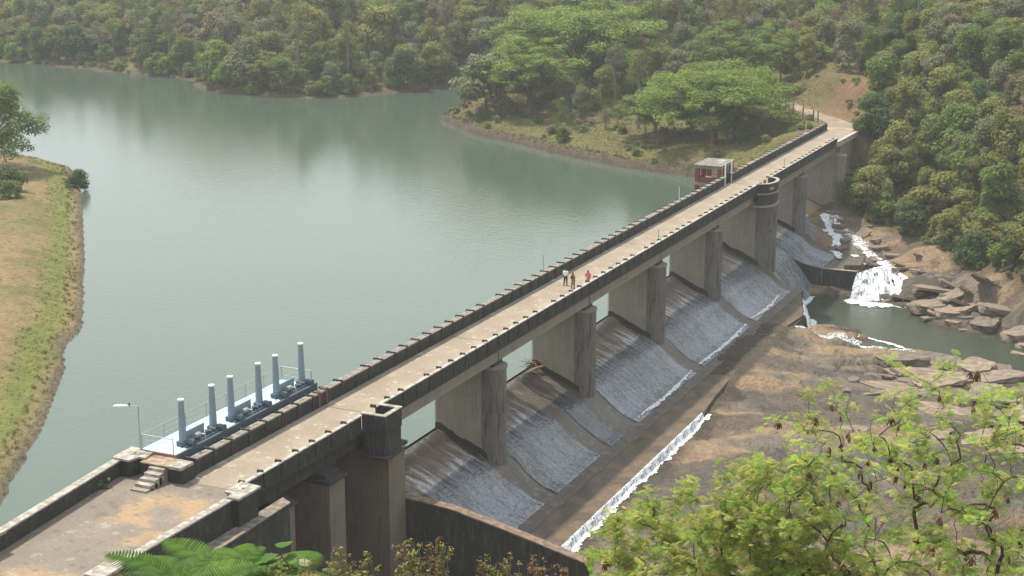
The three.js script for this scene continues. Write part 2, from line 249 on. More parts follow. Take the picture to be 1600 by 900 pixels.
  const g = new THREE.BufferGeometry(); g.setAttribute('position', new THREE.BufferAttribute(pos, 3)); g.setAttribute('uv', new THREE.BufferAttribute(uv, 2)); g.setAttribute('color', new THREE.BufferAttribute(col, 3)); g.setIndex(idx); g.computeVertexNormals(); return g;
})();
const groundMap = tex(1024, (u, v) => { const a = fbm(u * 60, v * 60, 51, 4, 60), b = fbm(u * 12, v * 12, 52, 4, 12); const k = 0.55 + 0.55 * a + 0.35 * (b - 0.5); return [k, k, k * 0.98]; }, 7);
const groundBump = tex(512, (u, v) => fbm(u * 16, v * 16, 61, 5, 16), 5, false);
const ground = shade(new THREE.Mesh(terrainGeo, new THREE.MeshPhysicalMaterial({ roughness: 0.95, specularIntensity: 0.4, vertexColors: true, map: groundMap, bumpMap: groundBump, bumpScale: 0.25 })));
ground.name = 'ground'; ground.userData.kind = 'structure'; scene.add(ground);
// fast height lookup on the finished sheet
const find = (a, v) => { let lo = 0, hi = a.length - 2; while (lo < hi) { const m = (lo + hi + 1) >> 1; if (a[m] <= v) lo = m; else hi = m - 1; } return lo; };
function groundY(x, z) { const i = find(AX, x), j = find(AZ, z), nx = AX.length, p = terrainGeo.attributes.position, fx = clamp((x - AX[i]) / (AX[i + 1] - AX[i]), 0, 1), fz = clamp((z - AZ[j]) / (AZ[j + 1] - AZ[j]), 0, 1), y = (a, b) => p.getY((j + b) * nx + i + a); return lerp(lerp(y(0, 0), y(1, 0), fx), lerp(y(0, 1), y(1, 1), fx), fz); }

// ------------------------------------------------------------------ water
const rippleNormal = (() => {
  const S = 512, h = (u, v) => fbm(u * 18, v * 44, 81, 4, 0) , H = new Float32Array(S * S);
  const hh = (u, v) => 0.6 * fbm(u * 16, v * 16, 81, 4, 16) + 0.4 * fbm(u * 40, v * 40, 85, 3, 40);
  for (let j = 0; j < S; j++) for (let i = 0; i < S; i++) H[j * S + i] = hh(i / S, j / S);
  const at = (i, j) => H[((j + S) % S) * S + ((i + S) % S)];
  return tex(S, (u, v) => { const i = Math.round(u * S), j = Math.round(v * S), dx = (at(i - 1, j) - at(i + 1, j)) * 6, dy = (at(i, j - 1) - at(i, j + 1)) * 6, l = Math.hypot(dx, dy, 1); return [dx / l * 0.5 + 0.5, dy / l * 0.5 + 0.5, 1 / l * 0.5 + 0.5]; }, 9, false);
})();
const lakeMat = new THREE.MeshPhysicalMaterial({ color: lin(0.07, 0.10, 0.075), roughness: 0.07, ior: 1.5, normalMap: rippleNormal, normalScale: new THREE.Vector2(0.09, 0.09) });
struct('reservoir_water', [sheet(1, 1, (s, t) => V(lerp(61.5, 900, s), WATER, lerp(-0.9, -900, t)))], lakeMat, 'calm grey green reservoir water held behind the dam', false);
const riverNormal = rippleNormal.clone(); riverNormal.repeat.set(1 / 4, 1 / 4);
const riverMat = new THREE.MeshPhysicalMaterial({ color: lin(0.045, 0.055, 0.036), roughness: 0.12, ior: 1.33, normalMap: riverNormal, normalScale: new THREE.Vector2(0.5, 0.5) });
struct('river_water', [sheet(1, 1, (s, t) => V(lerp(150, 214, s), RIVER, lerp(8.2, 75, t)))], riverMat, 'dark green river pool among the rocks below the dam', false);
// ------------------------------------------------------------------ the dam under the bridge
const PX = [92, 112.67, 133.33, 154, 174.67, 194.9, 216, 236.5];           // lines of the piers
const OGEE = [[-0.95, -8.2], [-0.6, -8.09], [0, -8.3], [0.64, -8.75], [2, -9.3], [3.5, -9.95], [5.2, -10.85], [6.4, -11.85], [8, -12.88], [9.4, -13.36], [10.6, -13.52]];
const spline = (P) => new THREE.CatmullRomCurve3(P.map(([z, y]) => V(0, y, z)), false, 'centripetal');
const fine = (P, n) => spline(P).getSpacedPoints(n).map((p) => [p.z, p.y]);
const wetConcreteMap = tex(1024, (u, v) => {
  const a = fbm(u * 5, v * 5, 91, 5, 5), s = fbm(u * 50, v * 4, 93, 4, 0), f = fbm(u * 100, v * 100, 94, 2, 100);
  let k = mix3([0.07, 0.055, 0.04], [0.115, 0.092, 0.07], a); k = mix3(k, [0.05, 0.045, 0.04], 0.7 * sstep(s, 0.52, 0.7)); k = mix3(k, [0.22, 0.19, 0.155], 0.5 * sstep(fbm(u * 22, v * 22, 95, 3, 22), 0.62, 0.75));
  return k.map((x) => x * (0.8 + 0.4 * f));
}, 9);
M.wet = mat({ map: wetConcreteMap, roughness: 0.42, bumpMap: concreteGrain, bumpScale: 0.03 });
const apronMap = tex(1024, (u, v) => { const a = fbm(u * 6, v * 6, 96, 5, 6), s = fbm(u * 14, v * 70, 97, 4, 0), f = fbm(u * 130, v * 130, 98, 2, 130); let k = mix3([0.085, 0.06, 0.042], [0.155, 0.105, 0.065], sstep(a, 0.35, 0.65)); k = mix3(k, [0.13, 0.115, 0.10], 0.55 * sstep(s, 0.5, 0.7)); if (f > 0.8) k = mix3(k, [0.28, 0.25, 0.22], 0.6); return k.map((x) => x * (0.8 + 0.4 * f)); }, 9);
M.apron = mat({ map: apronMap, roughness: 0.3, bumpMap: rippleBump(), bumpScale: 0.02 });
function rippleBump() { return tex(512, (u, v) => fbm(u * 20, v * 20, 99, 4, 20), 3, false); }

const dam = thing('dam', 'low concrete overflow dam with water sliding down its curved face under the bridge', 'dam');
const ogeeSec = (toe) => [[-1.2, -17], [-1.2, -8.7], ...fine(toe, 40), [toe.at(-1)[0], -17.4]];
for (let k = 0; k < 5; k++) part('spillway_bay', section(ogeeSec(OGEE), PX[k], PX[k + 1] - 0.02), M.wet, dam);
const STEEP = [...OGEE.slice(0, 8), [8.1, -13.85], [9.8, -16.25], [10.6, -17.4]];
const CHUTE = [...OGEE.slice(0, 8), [7.2, -12.2], [8.6, -12.62], [10.5, -12.85], [15.3, -13.1]];
part('spillway_bay', section(ogeeSec(STEEP), PX[5], 205), M.wet, dam);
part('spillway_bay', section(ogeeSec(CHUTE), 205, 216), M.wet, dam);
part('spillway_bay', section(ogeeSec(OGEE.slice(0, 9)), 216, 238), M.wet, dam);
part('chute_wall', [bx(204.7, 205.06, -17.4, -12.78, 10.6, 15.3), section([[6.2, -17], [6.2, -11.6], ...fine(CHUTE, 30).filter((q) => q[0] > 6.2 && q[0] < 10.6).map(([z, y]) => [z, y + 0.07]), [10.58, -17]], 204.7, 205.06)], M.dark, dam);
part('wall_coping', bx(204.66, 205.1, -12.78, -12.72, 10.6, 15.3), M.coping, dam);
part('wall_joint', bx(204.68, 204.72, -16.5, -12.9, 10.5, 10.56), M.fascia, dam);
part('chute_block', [plan([[206.5, 13.2], [212, 12.6], [213.5, 14.6], [207.5, 15.25]], -13.4, -12.45)], M.wet, dam);
part('apron', bx(93, 141.2, -17, -13.56, 10.4, 13.9), M.apron, dam);
part('apron', plan([[141.2, 10.4], [141.2, 13.9], [147, 13.4], [156, 12.9], [168, 12.9], [176, 13.1], [182.4, 13.6], [191, 11.2], [194.9, 10.2]].reverse(), -17, -13.58), M.apron, dam);
part('undercut_shadow', bx(177.2, 182.2, -14.6, -13.86, 13.5, 13.72), M.dark, dam);  // dark block standing in for the shaded undercut below the apron edge
part('divider_wall', section([[5.5, -17], [5.5, -11.1], [6.4, -11.5], [8.4, -13.6], [8.4, -17]], 194.2, 195.6), M.fascia, dam);
part('divider_wall', section([[8.4, -17], [8.4, -13.75], [9.7, -15.6], [9.7, -17]], 194.3, 195.5), M.dark, dam);
part('training_wall', section([[3.5, -18], [3.5, -6.35], [8, -6.5], [10.5, -6.75], [15, -7.65], [21, -9.0], [21, -18]], 92.5, 93.15), M.dark, dam);
part('wall_coping', section([[4.2, -6.34], [8, -6.46], [10.5, -6.71], [15, -7.61], [21, -8.96], [21, -8.84], [15, -7.49], [10.5, -6.59], [8, -6.34], [4.2, -6.22]], 92.42, 93.25), mat({ map: copingMap, color: lin(0.55, 0.42, 0.33) }), dam);
// the sluice block under the near end of the bridge
part('sluice_wall', [bx(75, 91, -17, -1.75, -0.9, 2.2), bx(91, 92.6, -17, -1.75, -0.9, 2.2)], mat({ map: pierMap, color: lin(0.4, 0.385, 0.37) }), dam);
part('shore_wall', [plan([[60, -3.2], [75.5, -5.2], [76, -0.9], [75, 5], [60, 4.9]].reverse(), -14, -0.32)], M.dark, dam);
for (const [x0, x1, z1] of [[77.4, 79.3, 5.5], [83, 85, 5.9], [90, 92.4, 6.55]]) {
  const b = part('buttress', rbx(x0, x1, -18, -2.1, 1.8, z1, 0.05), M.stained ??= mat({ map: pierMap, color: lin(0.6, 0.57, 0.53), bumpMap: concreteGrain, bumpScale: 0.02 }), dam);
  part('buttress_cap', [rbx(x0 - 0.15, x1 + 0.15, -2.08, -1.82, 2.2, z1 + 0.18, 0.04), bx(x0 + 0.1, x1 - 0.1, -1.8, -1.5, 2.6, z1 - 0.4)], M.dark, b);
}

// ------------------------------------------------------------------ the bridge
const bridge = thing('road_bridge', 'long narrow concrete road bridge with dark parapets crossing above the dam', 'bridge');
const JOINTS = [75.2, 92, 112.67, 133.33, 154, 174.67, 194.9, 216, 236.5, 249.2];
for (let k = 0; k < JOINTS.length - 1; k++) {
  const a = JOINTS[k], b = JOINTS[k + 1], g = k % 2 === 1 || k === 0 ? 0.09 : 0.03;
  part('deck_slab', bx(a, b - g, -0.3, 0, -0.06, 5.04), M.deck, bridge);
  if (k > 0) part('deck_joint', bx(a - 0.1, a, -0.25, -0.07, -0.05, 5.03), M.joint, bridge);
  part('slab_edge', [bx(a, b - 0.03, -0.26, -0.002, 5.05, 5.24), bx(a, b - 0.03, -0.26, -0.002, -0.62, -0.07)], M.dark, bridge);
  if (k > 0 && k < 8) part('girder', [bx(a + 0.12, b - 0.12, -1.6, -0.31, 3.9, 4.55), bx(a + 0.12, b - 0.12, -1.93, -0.31, -0.55, 0.1), bx(a + 0.3, b - 0.3, -1.3, -0.31, 0.1, 3.9)], M.fascia, bridge);
  else if (k === 0) part('girder', bx(a, b - 0.1, -1.5, -0.31, 0.3, 4.6), M.dark, bridge);
}
const bastionNear = (x) => x > 88.6 && x < 91.6, bastionFar = (x) => x > 189.2 && x < 195.6, doorGap = (x) => x > 193 && x < 195.2;
const posts = []; for (let x = 74.34; x < 248.6; x += 2.05) posts.push(x);
posts.forEach((x, i) => {
  const nx = Math.min(x + 2.05, 248.8), down = x < 234, near = x > 75.5;
  const lean = (hash(i, 3, 5) - 0.5) * 0.03, th = hash(i, 4, 5) < 0.06 ? 0.0 : 1;
  if (!doorGap(x + 0.6)) {
    if (near) part('parapet_post', bx(x - 0.11, x + 0.11, 0, 1.0, -0.56, -0.03), M.dark, bridge);
    if (near) { part('parapet_panel', bx(x + 0.12, nx - 0.12, 0, 1.0, -0.5, -0.09), M.dark, bridge);
      part('coping', [bx(x - 0.06, nx - 0.09, 1.002, 1.1 + lean, -0.62, -0.36), bx(x - 0.06, nx - 0.09, 1.002, 1.06 + lean, -0.36, -0.30), bx(x - 0.06, nx - 0.09, 1.002, 1.11 + lean, -0.30, 0.0)], M.worn, bridge);
      if (th) part('post_stub', bx(x - 0.17, x - 0.01, 1.0, 1.2, -0.78, 0.04), M.dark, bridge); }
  }
  if (down) {
    if (!bastionNear(x)) part('parapet_post', bx(x - 0.11, x + 0.11, 0, 1.0, 5.0, 5.29), M.dark, bridge);
    if (!bastionNear(x + 1) && !bastionFar(x + 1)) {
      part('parapet_panel', bx(x + 0.12, nx - 0.12, 0, 1.0, 5.04, 5.22), M.dark, bridge);
      part('coping', bx(x - 0.06, nx - 0.09, 1.002, 1.09 + lean, 4.98, 5.3), M.coping, bridge);
      if (th) part('post_stub', bx(x - 0.17, x - 0.01, 1.0, 1.2, 4.78, 5.2), M.dark, bridge);
    }
  }
});
part('parapet_end', [bx(248.8, 249.2, 0, 1.05, -0.62, 0.05)], M.dark, bridge);
part('broken_kerb', [plan([[233.6, 5.0], [241, 5.0], [250.5, 5.3], [250.5, 5.75], [241, 5.5], [233.6, 5.3]].reverse(), -0.4, 0.4)], mat({ map: copingMap, color: lin(1.25, 1.25, 1.2) }), bridge);
for (const x of [91.5, 92.5]) part('rusty_post', bx(x - 0.14, x + 0.14, 0, 1.22, -0.5, 0.02), mat({ color: lin(0.12, 0.06, 0.045) }), bridge);
{ // the square refuge near this end
  const t = part('refuge', [bx(88.9, 89.15, -0.3, 1.06, 5.06, 6.95), bx(91.05, 91.3, -0.3, 1.06, 5.06, 6.95), bx(89.15, 91.05, -0.3, 1.06, 6.7, 6.95), bx(89.15, 91.05, -0.35, -0.05, 5.06, 6.7), bx(88.95, 91.25, -1.9, -0.352, 5.1, 6.9)], M.dark, bridge);
  part('coping', [bx(88.84, 89.2, 1.062, 1.14, 5.0, 7.0), bx(91.0, 91.36, 1.062, 1.14, 5.0, 7.0), bx(89.2, 91.0, 1.062, 1.14, 6.64, 7.0)], M.coping, t);
  part('ledge', rbx(88.7, 91.6, -2.12, -1.9, 4.9, 7.15, 0.05), M.dark, t);
}
const arcPlan = (x0, x1, z0, z1, n = 14) => { const a = []; for (let i = 0; i <= n; i++) { const q = Math.PI * i / n; a.push([(x0 + x1) / 2 - Math.cos(q) * (x1 - x0) / 2, z0 + Math.pow(Math.sin(q), 0.7) * (z1 - z0)]); } return a; };
const ringPlan = (x0, x1, z0, z1, w, y0, y1) => plan([...arcPlan(x0, x1, z0, z1), ...arcPlan(x0 + w, x1 - w, z0, z1 - w).reverse()].reverse(), y0, y1);
{ // the round refuge far along, with three white letters
  const t = part('refuge', [ringPlan(189.4, 195.4, 5.06, 7.0, 0.25, -0.1, 1.05), plan(arcPlan(189.5, 195.3, 5.06, 6.9).reverse(), -1.7, -0.1)], M.dark, bridge);
  part('coping', ringPlan(189.3, 195.5, 5.0, 7.1, 0.42, 1.052, 1.13), M.coping, t);
  part('ledge', plan(arcPlan(189.2, 195.6, 4.9, 7.15).reverse(), -0.28, -0.14), M.fascia, t);
  part('ledge', plan(arcPlan(189.1, 195.7, 4.9, 7.2).reverse(), -1.95, -1.72), M.fascia, t);
  part('refuge_gate', bx(192.6, 193.3, 0.0, 1.15, 5.1, 5.3), mat({ color: lin(0.36, 0.19, 0.08) }), t);
  const cv = document.createElement('canvas'); cv.width = 256; cv.height = 96; const cx = cv.getContext('2d'); cx.fillStyle = '#2c2b2a'; cx.fillRect(0, 0, 256, 96); cx.fillStyle = '#e8e6e0'; cx.font = 'bold 84px sans-serif'; cx.textAlign = 'center'; cx.fillText('T.E.I', 128, 78);
  const ct = new THREE.CanvasTexture(cv); ct.colorSpace = THREE.SRGBColorSpace;
  const a = [189.9, 6.55], b = [191.15, 7.03], L = Math.hypot(b[0] - a[0], b[1] - a[1]), g = new THREE.BoxGeometry(L, 0.5, 0.03).rotateY(-Math.atan2(b[1] - a[1], b[0] - a[0])).translate((a[0] + b[0]) / 2 - 0.14, 0.52, (a[1] + b[1]) / 2 + 0.08);
  part('lettering', g, mat({ map: ct }), t, false);
}
const noseMap = tex(1024, (u, v) => { const s = fbm(u * 44, v * 4, 25, 4, 0), a = fbm(u * 6, v * 6, 26, 4, 6), f = fbm(u * 120, v * 120, 27, 2, 120); let k = mix3([0.115, 0.105, 0.092], [0.17, 0.155, 0.13], a); k = mix3(k, [0.045, 0.042, 0.04], 0.8 * sstep(s, 0.5, 0.72)); k = mix3(k, [0.26, 0.235, 0.2], 0.35 * sstep(fbm(u * 50, v * 3, 28, 3, 0), 0.64, 0.8)); return k.map((x) => x * (0.8 + 0.4 * f)); }, 6);
// piers: a shaft with a round dark nose each end, a cap, and a line of slime where it stands on the dam
const mossLine = fine(OGEE, 30);
for (let k = 1; k < 7; k++) {
  const x = PX[k], big = k === 5, r = big ? 1.75 : 1.15, zc = big ? 4.75 : 4.05, top = big ? -2.0 : -2.2;
  const p = part('pier', plan([[x - r, -0.9], [x - r + 0.3, -1.15], [x + r - 0.3, -1.15], [x + r, -0.9], [x + r, zc - 0.6], [x - r, zc - 0.6]].reverse(), -14.5, top), M.pier, bridge);
  const nose = []; for (let i = 0; i <= 16; i++) { const q = Math.PI * i / 16; nose.push([x - Math.cos(q) * r * 0.998, zc + Math.sin(q) * r]); }
  part('nose', plan([[x - r * 0.998, zc - 0.6], ...nose, [x + r * 0.998, zc - 0.6]].reverse(), -14.5, top), M.noseMat ??= mat({ map: noseMap, color: lin(1, 1, 1), bumpMap: concreteGrain, bumpScale: 0.03 }), p);
  if (!big) part('pier_cap', plan([[x - r - 0.08, -1], [x + r + 0.08, -1], ...nose.map(([a, b]) => [x + (a - x) * 1.07, b + (b - zc) * 0.07]).reverse()].reverse(), top + 0.003, top + 0.24), M.fascia, p);
  else part('pier_cap', bx(x - r - 0.05, x + r + 0.05, top + 0.003, top + 0.24, -1.2, 4.9), M.fascia, p);
  part('bearing', [bx(x - 0.9, x + 0.9, top + 0.24, -1.602, 3.95, 4.5)], M.joint, p);
  part('slime_line', sheet(40, 1, (s, t) => { const i = s * 28, a = mossLine[Math.floor(i)], b = mossLine[Math.floor(i) + 1], f = i % 1, z = Math.min(lerp(a[0], b[0], f), zc), y = lerp(a[1], b[1], f); return V(x - r - 0.015, y + t * (0.42 + 0.4 * fbm(z * 1.4, k * 9.1, 55, 3)) * (1 - s * s * s * 0.85), z); }), M.moss, p);
}
// the far landing of the bridge
part('abutment', [bx(234.6, 237.2, -15, -1.7, -1.4, 5.3), bx(237.2, 249, -9, -0.32, -0.9, 5.05)], M.pier, bridge);
part('abutment', bx(234.2, 236.2, -14, -1.72, 5.3, 6.4), M.pier, bridge);

// ------------------------------------------------------------------ water on the dam
const flowTex = tex([2048, 1024], (u, v) => {                               // u across the flow, v from the crest (0) to the toe (1)
  const X = u * 20.67, Y = v * 14.5, str = fbm(X * 3.2, Y * 0.35, 201, 4), st2 = fbm(X * 9, Y * 0.9, 203, 3), big = fbm(X * 0.35, Y * 0.12, 205, 3);
  const rip = ridged(X * 2.2 + 0.7 * Y, Y * 2.6, 207, 3) * 0.6 + 0.4 * ridged(X * 2.4 - 0.8 * Y, Y * 2.6, 209, 3), grain = vnoise(X * 24, Y * 24, 211), fl = fbm(X * 7, Y * 5, 213, 3);
  const airy = sstep(v + 0.34 * (str - 0.5) + 0.4 * (big - 0.5), 0.14, 0.46);
  let k = mix3([0.06, 0.047, 0.037], [0.10, 0.083, 0.068], str); k = mix3(k, [0.34, 0.31, 0.28], 0.22 * sstep(st2 * 0.6 + str * 0.4, 0.58, 0.72));
  let w = mix3([0.125, 0.132, 0.142], [0.27, 0.275, 0.29], sstep(big * 0.6 + str * 0.4, 0.36, 0.64)); w = w.map((c) => c * (0.72 + 0.56 * str));
  w = mix3(w, [0.50, 0.51, 0.53], sstep(rip * 0.55 + fl * 0.45 + 0.16 * grain, 0.58, 0.84) * (0.2 + 0.5 * v)); w = mix3(w, [0.09, 0.095, 0.105], 0.5 * sstep(1 - rip * 0.6 - fl * 0.4, 0.48, 0.62));
  w = mix3(w, [0.62, 0.64, 0.66], 0.3 * sstep(st2, 0.62, 0.8) * (1 - v));
  return mix3(k, w, airy).map((c) => c * (0.8 + 0.4 * grain));
}, [1, 1]);
const flowBump = tex(512, (u, v) => { const X = u * 5, Y = v * 5; return 0.6 * fbm(X * 4, Y * 3, 221, 4, 0) + 0.4 * ridged(X * 2, Y * 2.4, 223, 2); }, [0.25, 0.35], false);
function flow(x0, x1, prof, tint, edge = 0.5, seed = 0, gap = null) {
  const c = spline(prof), n = 70, P = c.getSpacedPoints(n), m = mat({ map: flowTex, color: tint.multiplyScalar(0.72), roughness: 0.22, bumpMap: flowBump, bumpScale: 0.06 });
  const g = sheet(Math.round((x1 - x0) * 2.2), n, (s, t) => {
    const p = P[Math.round(t * n)], wob = (q, k) => (fbm(t * 5 + q, seed * 3.3 + k, 231, 3) - 0.5) * edge * 2;
    const x = lerp(x0 + wob(0, 1), x1 + wob(4, 2), s), lift = 0.035 + 0.05 * t * fbm(x * 1.5, t * 12, 233, 3);
    return V(x, p.y + lift * 0.9, p.z + lift * 0.5);
  }, (s, t, p) => [p.x / 20.67 + seed * 0.37, t]);
  return struct('spillway_water', [g], m, 'thin sheet of white flecked water sliding down the dam', false);
}
const film = OGEE.slice(1, 10);
flow(94.2, 111.3, film, lin(0.9, 0.92, 0.97), 0.7, 0);
flow(114.2, 124.5, film, lin(0.78, 0.8, 0.84), 0.5, 1); flow(127.2, 130.5, film, lin(0.5, 0.5, 0.52), 0.6, 1.7);
flow(134.6, 152.6, film, lin(0.9, 0.92, 0.98), 0.3, 2); flow(155.3, 173.3, film, lin(0.96, 0.98, 1.04), 0.3, 3);
flow(176, 192.6, film, lin(1.08, 1.1, 1.16), 0.3, 4);
flow(196.6, 204.75, STEEP.slice(1, 10), lin(1.35, 1.4, 1.5), 0.12, 5); flow(205.15, 214.4, CHUTE.slice(1, 11), lin(1.25, 1.3, 1.4), 0.12, 5);
flow(217.5, 226, OGEE.slice(1, 9), lin(1.25, 1.3, 1.38), 0.4, 6);
const foamTex = tex(512, (u, v) => { const a = fbm(u * 24, v * 24, 241, 4, 24), b = fbm(u * 6, v * 6, 243, 3, 6); return mix3([0.55, 0.58, 0.6], [0.92, 0.93, 0.94], sstep(a, 0.35, 0.6)).map((c) => c * (0.85 + 0.3 * b)); }, 2);
const frothAlpha = tex(1024, (u, v) => sstep(0.6 * fbm(u * 26, v * 26, 245, 4, 26) + 0.4 * fbm(u * 90, v * 90, 247, 2, 90), 0.36, 0.56), 4, false), frothFine = tex(1024, (u, v) => sstep(0.6 * fbm(u * 40, v * 40, 248, 4, 40) + 0.4 * fbm(u * 120, v * 120, 249, 2, 120), 0.24, 0.5), 4, false);
const foamMat = mat({ map: foamTex, roughness: 0.6, alphaMap: frothFine, transparent: true });
const foamGreyTex = tex(1024, (u, v) => { const a = fbm(u * 20, v * 20, 251, 5, 20), b = ridged(u * 9, v * 9, 253, 3); return mix3([0.22, 0.23, 0.23], [0.9, 0.91, 0.92], sstep(a * 0.6 + b * 0.4, 0.42, 0.6)); }, 5);
const foamGrey = mat({ map: foamGreyTex, roughness: 0.45, alphaMap: frothAlpha, transparent: true });
const fallTex = tex([512, 512], (u, v) => { const a = fbm(u * 30, v * 5, 255, 5), b = fbm(u * 9, v * 9, 257, 4); return mix3([0.30, 0.32, 0.33], [0.93, 0.94, 0.95], sstep(a * 0.55 + b * 0.45, 0.34, 0.56)); }, 1), fallAlpha = tex(512, (u, v) => sstep(0.55 * fbm(u * 26, v * 5, 258, 4) + 0.45 * fbm(u * 12, v * 12, 259, 4), 0.27, 0.46), 1, false);
const fallMat = mat({ map: fallTex, alphaMap: fallAlpha, transparent: true, roughness: 0.5 });
function broken(path, cell, rise, seed, thr = 0.42, y0 = null) {               // white water: an uneven sheet with holes, lying over whatever is under it
  const lo = [1e9, 1e9], hi = [-1e9, -1e9]; path.forEach(([x, z, w]) => { lo[0] = Math.min(lo[0], x - w * 1.5); lo[1] = Math.min(lo[1], z - w * 1.5); hi[0] = Math.max(hi[0], x + w * 1.5); hi[1] = Math.max(hi[1], z + w * 1.5); });
  const nx = Math.ceil((hi[0] - lo[0]) / cell), nz = Math.ceil((hi[1] - lo[1]) / cell), pos = [], uv = [], idx = [], id = new Int32Array((nx + 1) * (nz + 1)).fill(-1), inside = [];
  const near = (x, z) => { let b = -9; for (let i = 1; i < path.length; i++) { const [ax, az, aw] = path[i - 1], [ex, ez, ew] = path[i], vx = ex - ax, vz = ez - az, t = clamp(((x - ax) * vx + (z - az) * vz) / (vx * vx + vz * vz), 0, 1); b = Math.max(b, 1 - Math.hypot(x - ax - vx * t, z - az - vz * t) / lerp(aw, ew, t)); } return b; };
  const vert = (i, j) => { const k = j * (nx + 1) + i; if (id[k] >= 0) return id[k]; const x = lo[0] + (i + 0.7 * (hash(i, j, seed) - 0.5)) * cell, z = lo[1] + (j + 0.7 * (hash(i, j, seed + 1) - 0.5)) * cell, y = (y0 === null ? groundY(x, z) : y0) + 0.05 + 0.45 * rise * fbm(x * 1.3, z * 1.3, seed, 4) * clamp(near(x, z) * 1.6 + 0.1, 0, 1); pos.push(x, y, z); uv.push(x, z); return id[k] = pos.length / 3 - 1; };
  for (let j = 0; j < nz; j++) for (let i = 0; i < nx; i++) { const x = lo[0] + (i + 0.5) * cell, z = lo[1] + (j + 0.5) * cell, q = near(x, z); if (q + 1.3 * (fbm(x * 0.9, z * 0.9, seed + 5, 4) - 0.5) + 0.5 * (vnoise(x * 3, z * 3, seed + 9) - 0.5) < thr) continue; const a = vert(i, j), b = vert(i + 1, j), c = vert(i, j + 1), d = vert(i + 1, j + 1); idx.push(a, c, b, b, c, d); }
  const g = new THREE.BufferGeometry(); g.setAttribute('position', new THREE.Float32BufferAttribute(pos, 3)); g.setAttribute('uv', new THREE.Float32BufferAttribute(uv, 2)); g.setIndex(idx); g.computeVertexNormals(); return g;
}
const foam = (label, geo, mtl = foamMat) => struct('foam', [geo], mtl, label, false);
const toe = (x0, x1, z, w, seed) => { const p = []; for (let x = x0; x <= x1 + 0.01; x += (x1 - x0) / 12) p.push([x, z + 0.25 * (fbm(x * 0.5, seed, 271, 3) - 0.5) + 0.5 * Math.sin((x - x0) / (x1 - x0) * Math.PI), w]); return p; };
[[135.8, 152.6, 8.75, -13.2], [155.6, 173.4, 8.7, -13.18], [176.2, 189.5, 8.6, -13.15]].forEach(([a, b, z, y], i) => foam('line of white water along the foot of the dam face', broken(toe(a, b, z, 0.34, i), 0.12, 0.12, 20 + i, 0.3, y)));
// the water going over the long edge of the apron
struct('foam', [sheet(190, 8, (s, t) => { const x = lerp(93.2, 140.6, s), j = fbm(x * 1.7, t * 3, 281, 3) - 0.5; return V(x, -13.5 - 0.62 * t * t + 0.04 * j, 13.88 + t * (0.3 + 0.25 * (fbm(x * 1.1, 4, 283, 3) - 0.3)) + 0.08 * j); }, (s, t) => [s * 20, t * 0.5])], fallMat, 'white water dropping over the straight edge of the apron', false);
foam('white splash where the water lands below the apron edge', broken([[93.3, 14.35, 0.62], [104, 14.3, 0.5], [118, 14.25, 0.42], [130, 14.25, 0.38], [140.3, 14.25, 0.36], [142.0, 14.25, 0.3]], 0.12, 0.3, 31, 0.16));
// pool edges and the falls
foam('white line along the foot of the steep chute', broken([[195.8, 10.0, 0.6], [200, 10.1, 0.5], [204.6, 10.0, 0.45]], 0.12, 0.1, 35, 0.25, RIVER)); foam('white line along the chute wall', broken([[204.4, 10.4, 0.3], [204.4, 13, 0.3], [204.3, 15.2, 0.4]], 0.12, 0.08, 37, 0.25, RIVER));
struct('waterfall', [sheet(60, 50, (s, t) => { const a = V(lerp(205, 213.5, s), lerp(-13.05, -13.2, s), 15.25 + 2.6 * s + (s > 0.6 ? (s - 0.6) * 3 : 0)), b = V(lerp(201.6, 204.8, s), RIVER + 0.05, lerp(15.3, 22.2, s)); const q = a.lerp(b, Math.pow(t, 0.85)); const e = Math.sin(Math.PI * Math.min(t * 1.2, 1)) * (s < 0.12 ? 0.3 : 1); q.y += 0.45 * Math.sin(t * Math.PI) + e * (1.1 * (fbm(q.x * 1.0, q.z * 1.0, 291, 4) - 0.5) + 0.5 * (ridged(q.x * 1.4, q.z * 1.4, 295, 3) - 0.5)); q.x += 0.6 * (fbm(s * 9, t * 7, 293, 3) - 0.5); q.z += 1.1 * (fbm(t * 6, s * 2, 297, 3) - 0.5) * s; return q; }, (s, t) => [s, t])], fallMat, 'white waterfall pouring off the chute into the pool', false);
foam('churning white water at the foot of the waterfall', broken([[201.6, 15.4, 1.2], [200.9, 18, 1.6], [201.4, 20.8, 1.6], [203.5, 22.4, 0.7]], 0.16, 0.4, 39, 0.2, RIVER));
foam('white water tumbling over the rocks beside the farthest bay', broken([[229, 5.4, 0.9], [226.4, 6.6, 1.6], [223.4, 9.0, 1.6], [220.6, 11.4, 1.8], [217.6, 13.6, 1.6], [215, 16, 1.2]], 0.16, 0.7, 41, 0.42), foamGrey);
foam('white water tumbling over the rocks beside the farthest bay', broken([[226.3, 5.6, 0.8], [222.5, 7.4, 1.2], [219.6, 8.9, 1.2], [217.4, 9.6, 0.8]], 0.16, 0.6, 43, 0.4), foamMat);
foam('white water spreading into the chute', broken([[217.4, 8.8, 0.8], [214.5, 10.2, 0.8], [211.5, 11.4, 0.5]], 0.14, 0.25, 45, 0.3, -12.68)); foam('white water spreading into the chute', broken([[216.5, 12.2, 0.7], [213.4, 13.6, 0.9], [210.5, 15, 0.5]], 0.14, 0.25, 47, 0.35, -12.98));
foam('white rivulet running over the rocks past the chute', broken([[218.6, 12.6, 0.7], [215, 15.4, 0.6], [212, 18.4, 0.7], [209, 21.2, 0.4]], 0.14, 0.35, 49, 0.35));
